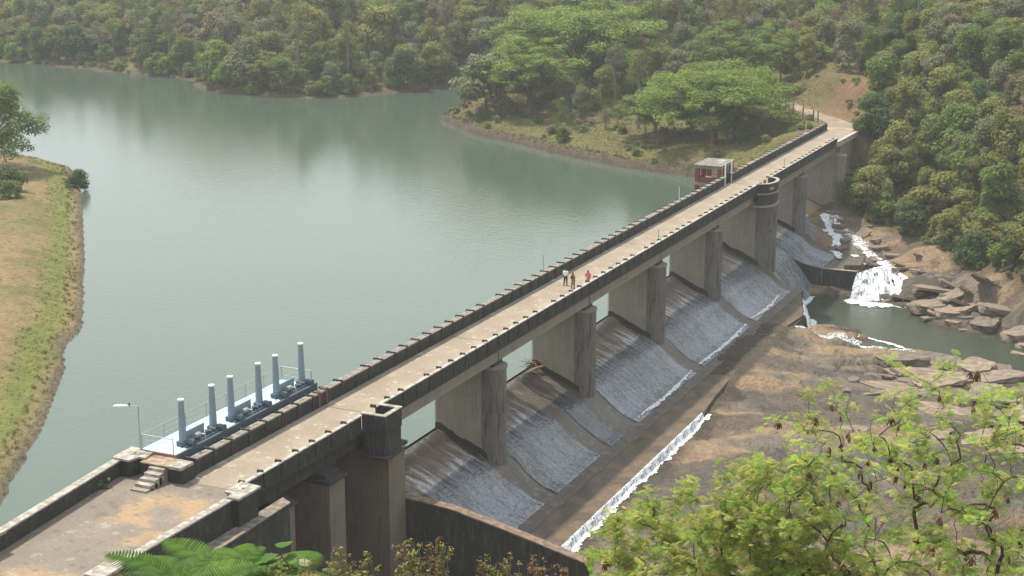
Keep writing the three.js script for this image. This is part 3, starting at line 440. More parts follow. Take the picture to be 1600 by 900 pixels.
foam('white water falling over the end of the weir', sheet(14, 16, (s, t) => V(lerp(182.4, 190.2, s) + 0.25 * fbm(s * 9, t * 4, 51, 3), lerp(-13.55, RIVER + 0.02, Math.pow(t, 1.5)), lerp(13.55, 11.4, s) + (0.12 + 1.1 * t * (0.5 + fbm(s * 6, t * 3, 53, 3)))), (s, t) => [s, t * 0.5]), fallMat);
foam('white water falling over the end of the weir', broken([[182.8, 15.0, 0.8], [186, 14.4, 0.7], [190, 13.0, 0.4]], 0.14, 0.25, 55, 0.25, RIVER));
foam('white stream running off the weir between the rocks', broken([[177.4, 14.2, 0.5], [179.6, 15.6, 1.3], [181.4, 17.8, 1.5], [181.4, 20.4, 1.5], [180.2, 23.6, 1.3], [178.5, 27, 1.0], [176.5, 30, 0.7]], 0.14, 0.3, 57, 0.38), foamGrey);
foam('white ripples on the pool below the weir', broken([[184.8, 15.6, 0.8], [186, 18, 0.6], [184.5, 21, 0.5], [182.6, 25, 0.5], [180.4, 28, 0.4]], 0.14, 0.08, 59, 0.45, RIVER));
// slabs of rock lying loose along the river
{ const shapes = [1, 2, 3, 4, 5, 6].map((s) => { const g = new THREE.IcosahedronGeometry(1, 4), p = g.attributes.position, v = V(); for (let i = 0; i < p.count; i++) { v.fromBufferAttribute(p, i); const n = fbm(v.x * 1.3 + s * 9, v.z * 1.3 + v.y, 700 + s, 3) - 0.5, m = Math.pow(Math.pow(Math.abs(v.x), 5) + Math.pow(Math.abs(v.z), 3.2) + Math.pow(Math.abs(v.y), 6), -0.22); v.multiplyScalar(m * (1 + 0.9 * n)); v.y = Math.min(v.y, 0.42 + 0.14 * (ridged(v.x * 1.2, v.z * 2.4, 710 + s, 3) - 0.5)) + 0.22 * v.x * Math.sin(s); p.setXYZ(i, v.x, v.y, v.z); } g.computeVertexNormals(); return boxUV(g); });
  const slabMap = tex(512, (u, v) => { const a = fbm(u * 5, v * 5, 721, 5, 5), b = fbm(u * 4, v * 26, 723, 4, 0), f = fbm(u * 90, v * 90, 725, 2, 90); let k = mix3([0.17, 0.138, 0.112], [0.26, 0.19, 0.13], sstep(a, 0.38, 0.62)); k = mix3(k, [0.085, 0.078, 0.07], 0.8 * sstep(b, 0.54, 0.7)); return k.map((c) => c * (0.75 + 0.5 * f)); }, 1.6), sm = [mat({ map: slabMap, bumpMap: groundBump, bumpScale: 0.08 }), mat({ map: slabMap, color: lin(0.75, 0.76, 0.78), bumpMap: groundBump, bumpScale: 0.08 }), mat({ map: slabMap, color: lin(1.2, 1.15, 1.1), bumpMap: groundBump, bumpScale: 0.08 })], R = rng(70);
  const put = (x, z, a, b, h, turn, up = 0.2) => { const m = shade(new THREE.Mesh(shapes[Math.floor(R() * 6)], sm[Math.floor(R() * 3)])); m.name = 'boulder'; m.position.set(x, Math.max(groundY(x, z), RIVER - 0.5) + up * h, z); m.rotation.set((R() - 0.5) * 0.25, turn, (R() - 0.5) * 0.25); m.scale.set(a, h, b); ground.add(m); };
  for (const [x, z, a, b, h, t] of [[200.6, 26.5, 3.0, 2.0, 0.9, 0.5], [199, 30, 2.4, 1.9, 0.9, 0.3], [196.6, 29.3, 1.7, 1.1, 0.6, 1.1], [203, 29, 2.6, 1.4, 0.7, 0.7], [195, 34, 2.2, 1.6, 0.9, 0.2], [198.4, 35.4, 2.6, 1.4, 0.8, 0.9], [192, 38.6, 3.0, 1.7, 1.1, 0.4], [206, 24, 1.8, 1.0, 0.6, 0.2], [188, 42.5, 2.2, 1.6, 1.0, 0.8], [173.6, 27.4, 3.2, 2.2, 1.0, 0.9], [176.5, 31, 2.6, 2.2, 1.1, 0.2], [173.5, 33, 2.8, 1.8, 0.8, 1.2], [175.6, 35.6, 2.4, 1.9, 1.2, 0.5], [172.5, 38.6, 2.8, 1.4, 0.8, 0.9], [168, 33, 3.4, 1.7, 0.7, 0.7], [166, 38, 2.4, 1.6, 0.8, 0.1], [169.5, 42.5, 2.6, 1.7, 1.0, 0.6], [163, 30, 2.4, 1.1, 0.5, 0.9], [178.6, 38.5, 1.6, 1.2, 0.9, 0.9], [160, 43, 2.6, 1.8, 0.8, 0.3], [189.5, 40.6, 2.6, 1.5, 0.9, 0.6], [186.4, 39.6, 1.6, 1.1, 0.7, 0.3], [183, 43.4, 2.6, 1.4, 0.9, 0.8], [219.5, 15.4, 1.3, 0.9, 0.5, 0.8], [222.6, 12.2, 1.5, 1.0, 0.6, 0.3], [216.5, 18, 1.2, 0.8, 0.5, 1.0], [211, 23, 1.3, 0.8, 0.5, 0.4], [224.6, 8.4, 1.2, 0.9, 0.7, 0.2], [221.5, 9.4, 1.0, 0.8, 0.6, 1.2], [219, 10.6, 1.1, 0.7, 0.6, 0.5], [216.6, 10.6, 0.9, 0.7, 0.5, 0.9], [227.6, 6.8, 1.1, 0.8, 0.7, 0.7], [207.8, 19.6, 1.0, 0.7, 0.5, 0.2]]) put(x, z, a, b, h, -t);
  for (let i = 0; i < 120; i++) { const q = R(), x = 158 + R() * 70, z = 12 + R() * 40; if (beyondEdge(x, z) > -1 || groundY(x, z) < RIVER - 0.3 || (x < 186 && z < 24)) continue; const s = 0.25 + 0.7 * R() * R(); put(x, z, s * (1 + R()), s, s * 0.6, R() * 3); } 
  const plate = (s) => { const Q = rng(s * 31), n = 9, P = []; for (let i = 0; i < n; i++) { const a = i / n * 6.283, r = 0.62 + 0.5 * Q(); P.push(new THREE.Vector2(Math.cos(a) * r, Math.sin(a) * r * (0.75 + 0.4 * Q()))); } const g = new THREE.ExtrudeGeometry(new THREE.Shape(P), { depth: 1, bevelEnabled: true, bevelThickness: 0.12, bevelSize: 0.07, bevelSegments: 1, steps: 1 }).rotateX(-Math.PI / 2); return boxUV(g); };
  const plates = [1, 2, 3, 4, 5, 6, 7].map(plate);
  for (let i = 0, made = 0; i < 900 && made < 62; i++) { const x = 146 + R() * 84, z = 13 + R() * 40, y = groundY(x, z), e = beyondEdge(x, z); if (e > -1.5 || y < RIVER + 0.1 || (x < 176 && z < 15) || (x > 174 && x < 189 && z < 28) || (z < 21 && x > 203 && R() < 0.6)) continue; const quiet = x < 178 && z < 25; if (quiet) continue; const m = shade(new THREE.Mesh(plates[Math.floor(R() * 7)], sm[Math.floor(R() * 3)])); m.name = 'rock_slab'; const L = 0.7 + 2.1 * R() * R() + (z > 24 ? 0.5 : 0), gx = (groundY(x + 1, z) - groundY(x - 1, z)) / 2, gz = (groundY(x, z + 1) - groundY(x, z - 1)) / 2, th = quiet ? 0.1 + 0.1 * R() : 0.16 + 0.2 * R(); m.position.set(x, y - th * 0.55, z); m.rotation.set(Math.atan(gz) * 0.7 + 0.06 * (R() - 0.5), -1.14 + 0.7 * (R() - 0.5), -Math.atan(gx) * 0.7 + 0.06 * (R() - 0.5), 'XZY'); m.scale.set(L * 1.5, th, L * 0.75); ground.add(m); made++; }
}
// ------------------------------------------------------------------ the near landing: road, walls, steps
const roadMap = tex(1024, (u, v) => {
  const a = fbm(u * 5, v * 5, 501, 5, 5), b = fbm(u * 18, v * 18, 503, 4, 18), f = fbm(u * 120, v * 120, 505, 2, 120);
  let k = mix3([0.155, 0.125, 0.10], [0.225, 0.185, 0.145], a); k = mix3(k, [0.34, 0.225, 0.12], 0.75 * sstep(fbm(u * 4 + 3, v * 4, 507, 4, 4), 0.55, 0.72)); k = mix3(k, [0.36, 0.32, 0.27], 0.4 * sstep(b, 0.70, 0.78)); k = mix3(k, [0.09, 0.08, 0.07], 0.5 * sstep(1 - b, 0.66, 0.76));
  return k.map((x) => x * (0.8 + 0.4 * f));
}, 12);
M.road = mat({ map: roadMap, bumpMap: concreteGrain, bumpScale: 0.02 });
struct('road', [plan([[40, -1.5], [60.5, -2.9], [75.18, -5.0], [75.18, 5.3], [60, 5.6], [40, 5.8]].reverse(), -0.3, -0.004)], M.road, 'worn dusty road leading onto this end of the bridge');
struct('road', [ribbonRoad()], mat({ map: roadMap, color: lin(1.25, 1.2, 1.15) }), 'narrow grey road curving away from the far end of the bridge');
function ribbonRoad() { const c = new THREE.CatmullRomCurve3(ROAD.map(([x, z]) => V(x, 0, z))), P = c.getSpacedPoints(60); return sheet(6, 60, (s, t) => { const i = Math.round(t * 60), d = P[Math.min(i + 1, 60)].clone().sub(P[Math.max(i - 1, 0)]), q = P[i].clone().addScaledVector(V(d.z, 0, -d.x).normalize(), (s - 0.5) * lerp(5.0, 3.2, sstep(t, 0, 0.25))); q.y = Math.max(groundY(P[i].x, P[i].z), groundY(q.x, q.z)) + 0.06; return q; }); }
function wallRun(o, a, b, th, h, cw) {                                     // a straight wall with separate coping stones
  const d = V(b[0] - a[0], 0, b[1] - a[1]), L = d.length(), ang = -Math.atan2(d.z, d.x), put = (g) => g.rotateY(ang).translate(a[0], 0, a[1]);
  part('wall', put(bx(0, L, -1.2, h, -th / 2, th / 2)), M.dark, o);
  const n = Math.round(L / 3.2); for (let i = 0; i < n; i++) part('coping_stone', put(rbx(L * i / n + 0.01, L * (i + 1) / n - 0.01, h + 0.002, h + 0.12 + 0.015 * hash(i, 2, 7), -cw / 2, cw / 2, 0.03)), M.coping, o);
}
const lw = thing('parapet_wall', 'low dark wall with worn pale coping between the dusty near road and the lake', 'wall');
wallRun(lw, [54, -2.3], [74.3, -4.65], 0.45, 0.98, 0.62);
part('pillar', plan([[74.35, -4.85], [76.2, -5.0], [76.1, -3.3], [75.1, -3.05], [75.1, -3.5], [74.3, -3.7]].reverse(), -0.3, 1.1), M.dark, lw);
part('pillar_cap', plan([[74.2, -4.95], [76.35, -5.1], [76.25, -3.15], [74.95, -2.9], [74.95, -3.4], [74.15, -3.6]].reverse(), 1.102, 1.24), M.coping, lw);
part('drain_hole', new THREE.CylinderGeometry(0.09, 0.09, 0.01, 12).translate(75.45, 1.247, -4.1), M.joint, lw);
part('pillar_cap', rbx(60.6, 62.0, 1.1, 1.3, -3.7, -2.6, 0.04), M.coping, lw);
const rw = thing('parapet_wall', 'low wall with pale coping edging the near road on the downhill side above ferns', 'wall');
wallRun(rw, [60.3, 5.75], [72.2, 5.85], 0.45, 0.98, 0.62);
part('pillar', plan([[72.3, 5.25], [73.9, 5.2], [73.75, 6.5], [71.7, 6.5], [71.7, 5.8], [72.3, 5.8]].reverse(), -1.2, 1.1), M.dark, rw);
part('pillar_cap', plan([[72.2, 5.15], [74.05, 5.1], [73.9, 6.65], [71.55, 6.65], [71.55, 5.75], [72.2, 5.75]].reverse(), 1.102, 1.24), M.coping, rw);
part('drain_hole', new THREE.CylinderGeometry(0.08, 0.08, 0.01, 12).translate(73.1, 1.247, 5.9), M.joint, rw);
part('pillar', rbx(59.3, 60.8, -0.4, 1.08, 5.3, 6.4, 0.04), M.brickRed, rw); part('pillar_cap', rbx(59.2, 60.9, 1.082, 1.26, 5.2, 6.5, 0.04), M.coping, rw);
part('ledge', plan([[61, 6.2], [76.9, 6.2], [76.4, 7.0], [61, 7.3]].reverse(), -14, -0.75), M.dark, rw); part('coping', plan([[61, 6.2], [76.9, 6.2], [76.4, 7.1], [61, 7.4]].reverse(), -0.747, -0.66), mat({ map: copingMap, color: lin(0.6, 0.55, 0.5) }), rw);
const st = thing('landing_steps', 'five small concrete steps climbing to the blue gate platform', 'steps');
for (let i = 0; i < 5; i++) part('step', rbx(72.45 + i * 0.46, 73.2 + i * 0.46, -0.02 + i * 0.001, 0.12 + i * 0.205, -2.2, -1.0, 0.02), i ? M.coping : M.fascia, st);
part('landing', bx(74.7, 76.0, -0.02, 1.0, -3.0, 0.2), M.dark, st); part('landing_slab', rbx(74.55, 76.05, 1.002, 1.1, -3.02, -0.75, 0.02), mat({ map: copingMap, color: lin(0.9, 0.72, 0.58) }), st);
part('pedestal_cap', rbx(74.4, 75.75, 1.002, 1.22, -0.74, 0.3, 0.03), M.coping, st); part('drain_hole', new THREE.CylinderGeometry(0.07, 0.07, 0.01, 12).translate(75, 1.227, -0.25), M.joint, st);

// ------------------------------------------------------------------ the blue gate platform and its hoists
const FY = 1.25;
const plat = thing('gate_platform', 'pale blue steel walkway platform with railings standing over the lake beside the bridge', 'platform');
part('floor', bx(76.15, 92.9, FY - 0.1, FY, -4.15, -1.24), M.floorBlue, plat);
part('edge_beam', [bx(76.0, 93.0, FY - 0.42, FY + 0.12, -1.235, -1.09), bx(76.0, 93.0, FY - 0.36, FY - 0.3, -1.4, -1.236)], M.steelDark, plat);
part('edge_beam', bx(76.15, 92.9, FY - 0.4, FY - 0.102, -4.15, -4.0), M.steelBlue, plat);
for (const x of [76.3, 79, 84.5, 90, 92.6]) part('cross_beam', bx(x - 0.08, x + 0.08, FY - 0.36, FY - 0.104, -3.99, -1.41), M.steelBlue, plat);
part('end_beam', bx(76.0, 76.14, FY - 0.3, FY + 0.02, -4.15, -1.24), mat({ color: lin(0.22, 0.11, 0.075) }), plat);
for (const x of [76.6, 82, 87.3, 92.4]) part('support_column', bar(V(x, -13, -3.6), V(x, FY - 0.4, -3.6), 0.22, 10), M.steelBlue, plat);
const rail = (pts) => { for (const h of [1.02, 0.68, 0.34]) for (let i = 1; i < pts.length; i++) part('rail', bar(V(pts[i - 1][0], FY + h, pts[i - 1][1]), V(pts[i][0], FY + h, pts[i][1]), h > 1 ? 0.034 : 0.016, 6), M.galv, plat); };
const rp = []; for (let i = 0; i <= 7; i++) rp.push([lerp(76.2, 92.85, i / 7), -4.1]);
rail([[76.2, -1.6], ...rp, [92.85, -1.5]]);
for (const [x, z] of [[76.2, -1.6], ...rp, [92.85, -1.5]]) part('rail_post', bar(V(x, FY, z), V(x, FY + 1.05, z), 0.036, 6), M.galv, plat);
function hoist(label, x) {
  const t = thing('gate_hoist', label, 'gate hoist', [x, FY, -2.1], 0, undefined);
  const col = (dx) => { const c = part('stem_cover', new THREE.CylinderGeometry(0.19, 0.28, 3.1, 14).translate(dx, 1.55, 0), M.steelBlue, t, false); part('cap', new THREE.CylinderGeometry(0.21, 0.21, 0.1, 14).translate(dx, 3.151, 0), M.white, c, false); part('gearbox', [rbx(dx - 0.34, dx + 0.34, 0.02, 0.34, -0.3, 0.42, 0.03), new THREE.CylinderGeometry(0.24, 0.24, 0.5, 14).rotateX(Math.PI / 2).translate(dx + 0.1, 0.24, 0.62)], M.steelDark, c); };
  col(0); col(3.4);
  const s = new THREE.Shape([new THREE.Vector2(0.1, 0), new THREE.Vector2(0.1, 0.95), new THREE.Vector2(0.45, 0.42), new THREE.Vector2(2.3, 0.85), new THREE.Vector2(2.3, 0.1)]);
  part('shield_plate', [bx(0.2, 2.4, 0.12, 0.82, -0.1, -0.02)], M.steelBlue, t);
  part('frame_rail', [bx(-0.5, 4.0, 0.05, 0.17, 0.55, 0.65), bx(-0.5, 4.0, 0.05, 0.17, 0.12, 0.22)], M.steelDark, t);
  part('drive_shaft', bar(V(0.2, 0.33, 0.4), V(3.3, 0.33, 0.4), 0.06, 8), M.steelDark, t);
  for (const dx of [0.9, 1.5, 2.2, 2.7]) part('bracket', rbx(dx, dx + 0.16, 0.02, 0.4, 0.16, 0.66, 0.02), dx === 1.5 ? M.galv : M.steelDark, t);
  part('motor', [new THREE.CylinderGeometry(0.17, 0.17, 0.5, 14).rotateZ(Math.PI / 2).translate(1.0, 0.46, 0.42)], M.galv, t);
  return t;
}
hoist('gate hoist with two tapered blue columns nearest the steps end of the platform', 77.9);
hoist('middle gate hoist of the three on the blue platform', 83.45);
hoist('gate hoist with two tapered blue columns at the far railed end of the platform', 89.05);
{ const t = thing('street_lamp', 'slim street lamp with white lantern leaning out over the lake from the platform corner', 'lamp', [76.15, FY, -4.2]);
  part('pole', bar(V(0, -1.4, 0), V(0, 2.95, 0), 0.045, 8, 0.035), M.galv, t);
  part('arm', bar(V(0, 2.93, 0), V(-0.3, 2.95, -0.62), 0.03, 6), M.galv, t);
  part('lantern', [new THREE.SphereGeometry(0.5, 18, 10).scale(1, 0.2, 0.34).rotateY(-1.14).translate(-0.48, 2.97, -1.02)], M.white, t, false);
  part('sensor', new THREE.CylinderGeometry(0.05, 0.06, 0.14, 8).translate(-0.24, 3.1, -0.5), M.joint, t); }

// ------------------------------------------------------------------ the valve house and the poles on the bridge
{ const t = thing('valve_house', 'open red pillared valve house with flat grey roof standing in the lake', 'valve house');
  part('roof', [rbx(193.0, 199.3, 2.22, 2.42, -4.6, -0.7, 0.04)], mat({ map: copingMap, color: lin(0.55, 0.56, 0.54) }), t);
  part('roof_patch', [bx(195.3, 196.1, 2.42, 2.45, -1.9, -1.3), bx(196.6, 198.4, 2.42, 2.44, -2.6, -1.6)], M.coping, t);
  part('roof_beam', [bx(193.3, 199, 1.94, 2.218, -4.35, -4.0), bx(193.3, 199, 1.94, 2.218, -1.3, -0.95), bx(193.3, 193.6, 1.94, 2.218, -4.0, -1.3), bx(198.7, 199, 1.94, 2.218, -4.0, -1.3)], mat({ color: lin(0.30, 0.27, 0.17) }), t);
  for (const x of [193.3, 195.9, 198.5]) for (const z of [-4.4, -1.35]) part('pillar', bx(x, x + 0.5, -13, 1.938, z, z + 0.5), M.redPaint, t);
  part('floor', bx(193.1, 199.2, -0.35, 0.0, -4.5, -0.75), M.fascia, t); part('low_wall', [bx(193.85, 195.85, 0.002, 0.75, -4.3, -4.1), bx(193.4, 193.6, 0.002, 0.75, -3.85, -1.4)], M.redPaint, t); }
for (const [x, z, h, r, l] of [[192.6, 0.1, 2.9, 0.1, 'nearer of two thick white posts beside the valve house gap'], [195.4, 0.1, 2.9, 0.1, 'farther of two thick white posts beside the valve house gap']]) { const t = thing('gate_post', l, 'post', [x, 0, z - 0.15]); part('shaft', bar(V(0, 0, 0), V(0, h, 0), r, 10), M.white, t); part('cap', new THREE.CylinderGeometry(r * 1.2, r * 1.2, 0.06, 10).translate(0, h + 0.03, 0), M.white, t); }
for (const [x, z, h, l, mm] of [[174.6, -0.35, 2.7, 'thin pale pole on the lake side parapet short of the valve house', M.white], [133.4, -0.35, 2.75, 'thin dark pole on the lake side parapet behind the three walkers', M.galv], [152.3, 4.85, 2.3, 'thin pole inside the downstream parapet beyond the walkers', M.galv], [204, 4.85, 2.3, 'thin pole inside the downstream parapet past the round refuge', M.galv], [236.5, -0.35, 2.9, 'thin white pole by the lake side parapet near the far landing', M.white], [247, 4.6, 1.7, 'short white post at the far end of the deck', M.white]]) { const t = thing('thin_pole', l, 'pole', [x, 0, z]); part('shaft', bar(V(0, 0, 0), V(0, h, 0), 0.05, 8, 0.035), mm, t); part('base_plate', bx(-0.1, 0.1, 0, 0.05, -0.1, 0.1), M.joint, t); }
{ const pts = [[257.8, -3.6], [258.6, -4.6], [262.3, -7.3], [266, -10], [269.5, -12.3], [272.5, -14.2], [277, -17]];
  const t = thing('roadside_fence', 'row of dark stone posts with wire along the far road above the lake', 'fence'), tops = [];
  pts.forEach(([x, z], i) => { const y = groundY(x, z); part('fence_post', bar(V(x, y - 0.2, z), V(x + 0.05 * Math.sin(i * 7), y + 2.0, z), 0.12, 6, 0.1), i === 1 ? M.joint : M.bark, t); tops.push(V(x, y + 1.5, z)); });
  for (let i = 1; i < tops.length; i++) for (const d of [0, -0.6]) part('wire', bar(tops[i - 1].clone().add(V(0, d, 0)), tops[i].clone().add(V(0, d, 0)), 0.018, 4), M.galv, t); }
{ const t = thing('marker_stone', 'small pale roadside marker stone beyond the far landing', 'stone', [256.5, groundY(256.5, 5), 4.8]); part('body', rbx(-0.25, 0.25, -0.1, 0.9, -0.15, 0.15, 0.08), M.coping, t); part('base', bx(-0.4, 0.4, -0.2, 0.12, -0.3, 0.3), M.fascia, t); }

// ------------------------------------------------------------------ people: continuous bodies meshed from tapered capsules
function field(caps, k, p) { let r = 1e9; for (const c of caps) { const ax = p.x - c.a[0], ay = p.y - c.a[1], az = p.z - c.a[2], bx2 = c.b[0] - c.a[0], by = c.b[1] - c.a[1], bz = c.b[2] - c.a[2], t = clamp((ax * bx2 + ay * by + az * bz) / (bx2 * bx2 + by * by + bz * bz + 1e-9), 0, 1), s = c.s ?? [1, 1, 1]; const d = Math.hypot((ax - bx2 * t) / s[0], (ay - by * t) / s[1], (az - bz * t) / s[2]) - lerp(c.r, c.q ?? c.r, t); const h = Math.max(k - Math.abs(r - d), 0) / k; r = Math.min(r, d) - h * h * k / 4; } return r; }
function marched(caps, cell, k = 0.03, clip) {
  const lo = V(9, 9, 9), hi = V(-9, -9, -9); for (const c of caps) for (const e of [c.a, c.b]) { const r = Math.max(c.r, c.q ?? 0) * Math.max(...(c.s ?? [1])) + 0.03; lo.min(V(e[0] - r, e[1] - r, e[2] - r)); hi.max(V(e[0] + r, e[1] + r, e[2] + r)); }
  const ext = Math.max(hi.x - lo.x, hi.y - lo.y, hi.z - lo.z), N = Math.min(110, Math.ceil(ext / cell)), mc = new MarchingCubes(N, undefined, false, false, 120000), half = N / 2, sc = ext / 2 * N / (N - 4), mid = lo.clone().add(hi).multiplyScalar(0.5), p = V();
  for (let z = 0; z < N; z++) for (let y = 0; y < N; y++) for (let x = 0; x < N; x++) { p.set(mid.x + (x - half) / half * sc, mid.y + (y - half) / half * sc, mid.z + (z - half) / half * sc); let d = field(caps, k, p); if (clip) d = Math.max(d, clip(p)); mc.field[x + y * N + z * N * N] = -d; }
  mc.isolation = 0; mc.update();
  const g = new THREE.BufferGeometry(), n = mc.count; g.setAttribute('position', new THREE.BufferAttribute(mc.positionArray.slice(0, n * 3), 3)); g.setAttribute('normal', new THREE.BufferAttribute(mc.normalArray.slice(0, n * 3), 3));
  return g.scale(sc, sc, sc).translate(mid.x, mid.y, mid.z);
}
const skin = mat({ color: lin(0.20, 0.105, 0.06), roughness: 0.6 }), hairMat = mat({ color: lin(0.012, 0.010, 0.009), roughness: 0.5 });
function person(label, pos, turn, h, o) {                                  // faces +x; built at 1.7 m and scaled
  const t = thing('person', label, 'person', pos, turn, undefined); t.scale.setScalar(h / 1.7);
  const st = o.stride, hip = [[0, 0.9, 0.09], [0, 0.9, -0.09]], knee = [[0.13 * st, 0.49, 0.095], [-0.02 * st, 0.49, -0.095]], ank = [[0.16 * st, 0.09, 0.09], [-0.22 * st, 0.12, -0.09]];
  const sh = [[0, 1.40, 0.18], [0, 1.40, -0.18]], el = o.elbow ?? [[-0.06, 1.13, 0.25], [0.02, 1.13, -0.25]], wr = o.wrist ?? [[0.02, 0.90, 0.24], [0.12, 0.91, -0.24]];
  const legs = [0, 1].flatMap((i) => [{ a: hip[i], b: knee[i], r: 0.082, q: 0.056 }, { a: knee[i], b: ank[i], r: 0.056, q: 0.036 }, { a: ank[i], b: [ank[i][0] + 0.15, ank[i][1] - 0.055, ank[i][2]], r: 0.036, q: 0.03 }]);
  const arms = [0, 1].flatMap((i) => [{ a: sh[i], b: el[i], r: 0.05, q: 0.04 }, { a: el[i], b: wr[i], r: 0.04, q: 0.027 }]);
  const torso = [{ a: [0, 0.92, 0], b: [0, 1.12, 0], r: 0.12, q: 0.115, s: [0.85, 1, 1.25] }, { a: [0, 1.12, 0], b: [0, 1.33, 0], r: 0.115, q: 0.13, s: [0.85, 1, 1.3] }, { a: sh[0], b: sh[1], r: 0.06 }, { a: [0, 1.40, 0], b: [0.02, 1.53, 0], r: 0.055, q: 0.05 }];
  const head = [{ a: [0.015, 1.62, 0], b: [0.02, 1.565, 0], r: 0.088, q: 0.07, s: [1.08, 1.1, 0.88] }, { a: [0.085, 1.565, 0], b: [0.075, 1.54, 0], r: 0.03 }, { a: [0.108, 1.625, 0], b: [0.122, 1.595, 0], r: 0.010, q: 0.016 }, ...[1, -1].map((s) => ({ a: [0.005, 1.62, 0.083 * s], b: [0, 1.59, 0.08 * s], r: 0.02, s: [1, 1.2, 0.5] })), { a: [0.105, 1.555, 0.018], b: [0.105, 1.555, -0.018], r: 0.009 }];
  const body = [marched([...legs, ...arms, ...torso], 0.018, 0.035), marched(head, 0.005, 0.012)];
  for (const i of [0, 1]) {                                                // palm, four bent fingers of unequal length, thumb from the side
    const w = V(...wr[i]), d = V(0.18, -0.98, 0), f = i ? -1 : 1, at = (u, v, s) => [w.x + d.x * u + v, w.y + d.y * u, w.z + s * f];
    const caps = [{ a: at(0.01, 0, 0), b: at(0.085, 0.0, 0), r: 0.024, q: 0.03, s: [1.25, 1, 0.55] }];
    [[-0.03, 0.060], [-0.01, 0.072], [0.01, 0.068], [0.03, 0.052]].forEach(([v, L]) => { const k0 = at(0.09, v * 0.9, 0), k1 = at(0.09 + L * 0.55, v, -0.006), k2 = at(0.09 + L, v + 0.004, -0.022); caps.push({ a: k0, b: k1, r: 0.0095, q: 0.0085 }, { a: k1, b: k2, r: 0.0085, q: 0.007 }); });
    caps.push({ a: at(0.03, 0.028, -0.004), b: at(0.07, 0.05, -0.014), r: 0.012, q: 0.010 }, { a: at(0.07, 0.05, -0.014), b: at(0.095, 0.052, -0.024), r: 0.010, q: 0.008 });
    body.push(marched(caps, 0.0032, 0.006));
  }
  const flesh = part('body', body, skin, t, false);
  part('hair', [marched([{ a: [0.0, 1.635, 0], b: [0.01, 1.60, 0], r: 0.098, q: 0.09, s: [1.08, 1.08, 0.93] }, ...(o.long ? [{ a: [-0.07, 1.6, 0], b: [-0.11, 1.32, 0], r: 0.06, q: 0.03 }] : [])], 0.009, 0.02, (p) => Math.min(p.x - 0.055, 1) + (p.y > 1.66 ? -0.06 : 0)), new THREE.SphereGeometry(0.012, 8, 6).translate(0.101, 1.622, 0.032), new THREE.SphereGeometry(0.012, 8, 6).translate(0.101, 1.622, -0.032)], hairMat, flesh, false);
  for (const [name, kind, m, lab] of o.clothes) {
    let g;
    const fat = (c, e) => ({ ...c, r: c.r + e, q: (c.q ?? c.r) + e });
    if (kind === 'shirt') g = marched([...torso.slice(0, 3).map((c) => fat(c, 0.022)), ...arms.filter((_, i) => i % 2 === 0).map((c) => fat({ ...c, b: c.a.map((v, k) => lerp(v, c.b[k], 0.8)) }, 0.026))], 0.016, 0.03, (p) => 0.86 - p.y);
    if (kind === 'trousers') g = marched([...legs.filter((_, i) => i % 3 < 2).map((c) => fat(c, 0.022)), { a: [0, 0.95, 0.05], b: [0, 0.95, -0.05], r: 0.125 }], 0.016, 0.03, (p) => Math.max(p.y - 1.02, 0.07 - p.y));
    if (kind === 'shoes') g = marched(legs.filter((_, i) => i % 3 === 2).map((c) => fat({ ...c, a: [c.a[0] - 0.03, c.a[1] - 0.04, c.a[2]] }, 0.012)), 0.012, 0.02);
    if (kind === 'tunic') g = marched([...torso.slice(0, 3).map((c) => fat(c, 0.026)), { a: [0, 1.0, 0], b: [0, 0.5, 0], r: 0.15, q: 0.21, s: [0.9, 1, 1.1] }, ...arms.filter((_, i) => i % 2 === 0).map((c) => fat(c, 0.028))], 0.016, 0.04, (p) => 0.46 + 0.02 * Math.sin(Math.atan2(p.z, p.x) * 9) - p.y);
    if (kind === 'robe') g = marched([...torso.slice(0, 3).map((c) => fat(c, 0.03)), { a: [0, 1.0, 0], b: [0, 0.1, 0], r: 0.16, q: 0.22, s: [0.95, 1, 1.1] }, ...arms.filter((_, i) => i % 2 === 0).map((c) => fat(c, 0.035)), { a: [0.0, 1.42, 0.16], b: [-0.16, 0.75, -0.06], r: 0.05, q: 0.09 }], 0.017, 0.045, (p) => 0.06 + 0.015 * Math.sin(Math.atan2(p.z, p.x) * 11) - p.y);
    if (kind === 'bag') g = merged([rbx(-0.2, -0.08, 1.08, 1.34, -0.14, 0.1, 0.04), tubeAlong([V(-0.12, 1.3, -0.12), V(-0.02, 1.5, 0.02), V(0.13, 1.3, 0.14), V(-0.1, 1.1, 0.12)], [0.015, 0.015, 0.015, 0.015], 6)]);
    const c = part(name, g, m, t, false); if (lab) c.userData.label = lab;
  }
  return t;
}
const cloth = (r, g, b) => mat({ color: lin(r, g, b), roughness: 0.95, bumpMap: groundBump, bumpScale: 0.01 });
person('person in white shirt and dark trousers walking along the sunlit bridge deck', [133.4, 0, 2.0], 0.1, 1.7, { stride: 1, clothes: [['shirt', 'shirt', cloth(0.78, 0.78, 0.76)], ['trousers', 'trousers', cloth(0.03, 0.028, 0.026)], ['shoes', 'shoes', cloth(0.02, 0.018, 0.016)]] });
person('person in golden brown tunic with a dark shoulder bag on the bridge', [132.5, 0, 3.15], -0.15, 1.6, { stride: 0.6, long: true, clothes: [['tunic', 'tunic', cloth(0.26, 0.16, 0.06)], ['trousers', 'trousers', cloth(0.09, 0.05, 0.03)], ['shoes', 'shoes', cloth(0.02, 0.018, 0.016)], ['shoulder_bag', 'bag', cloth(0.015, 0.013, 0.012)]] });
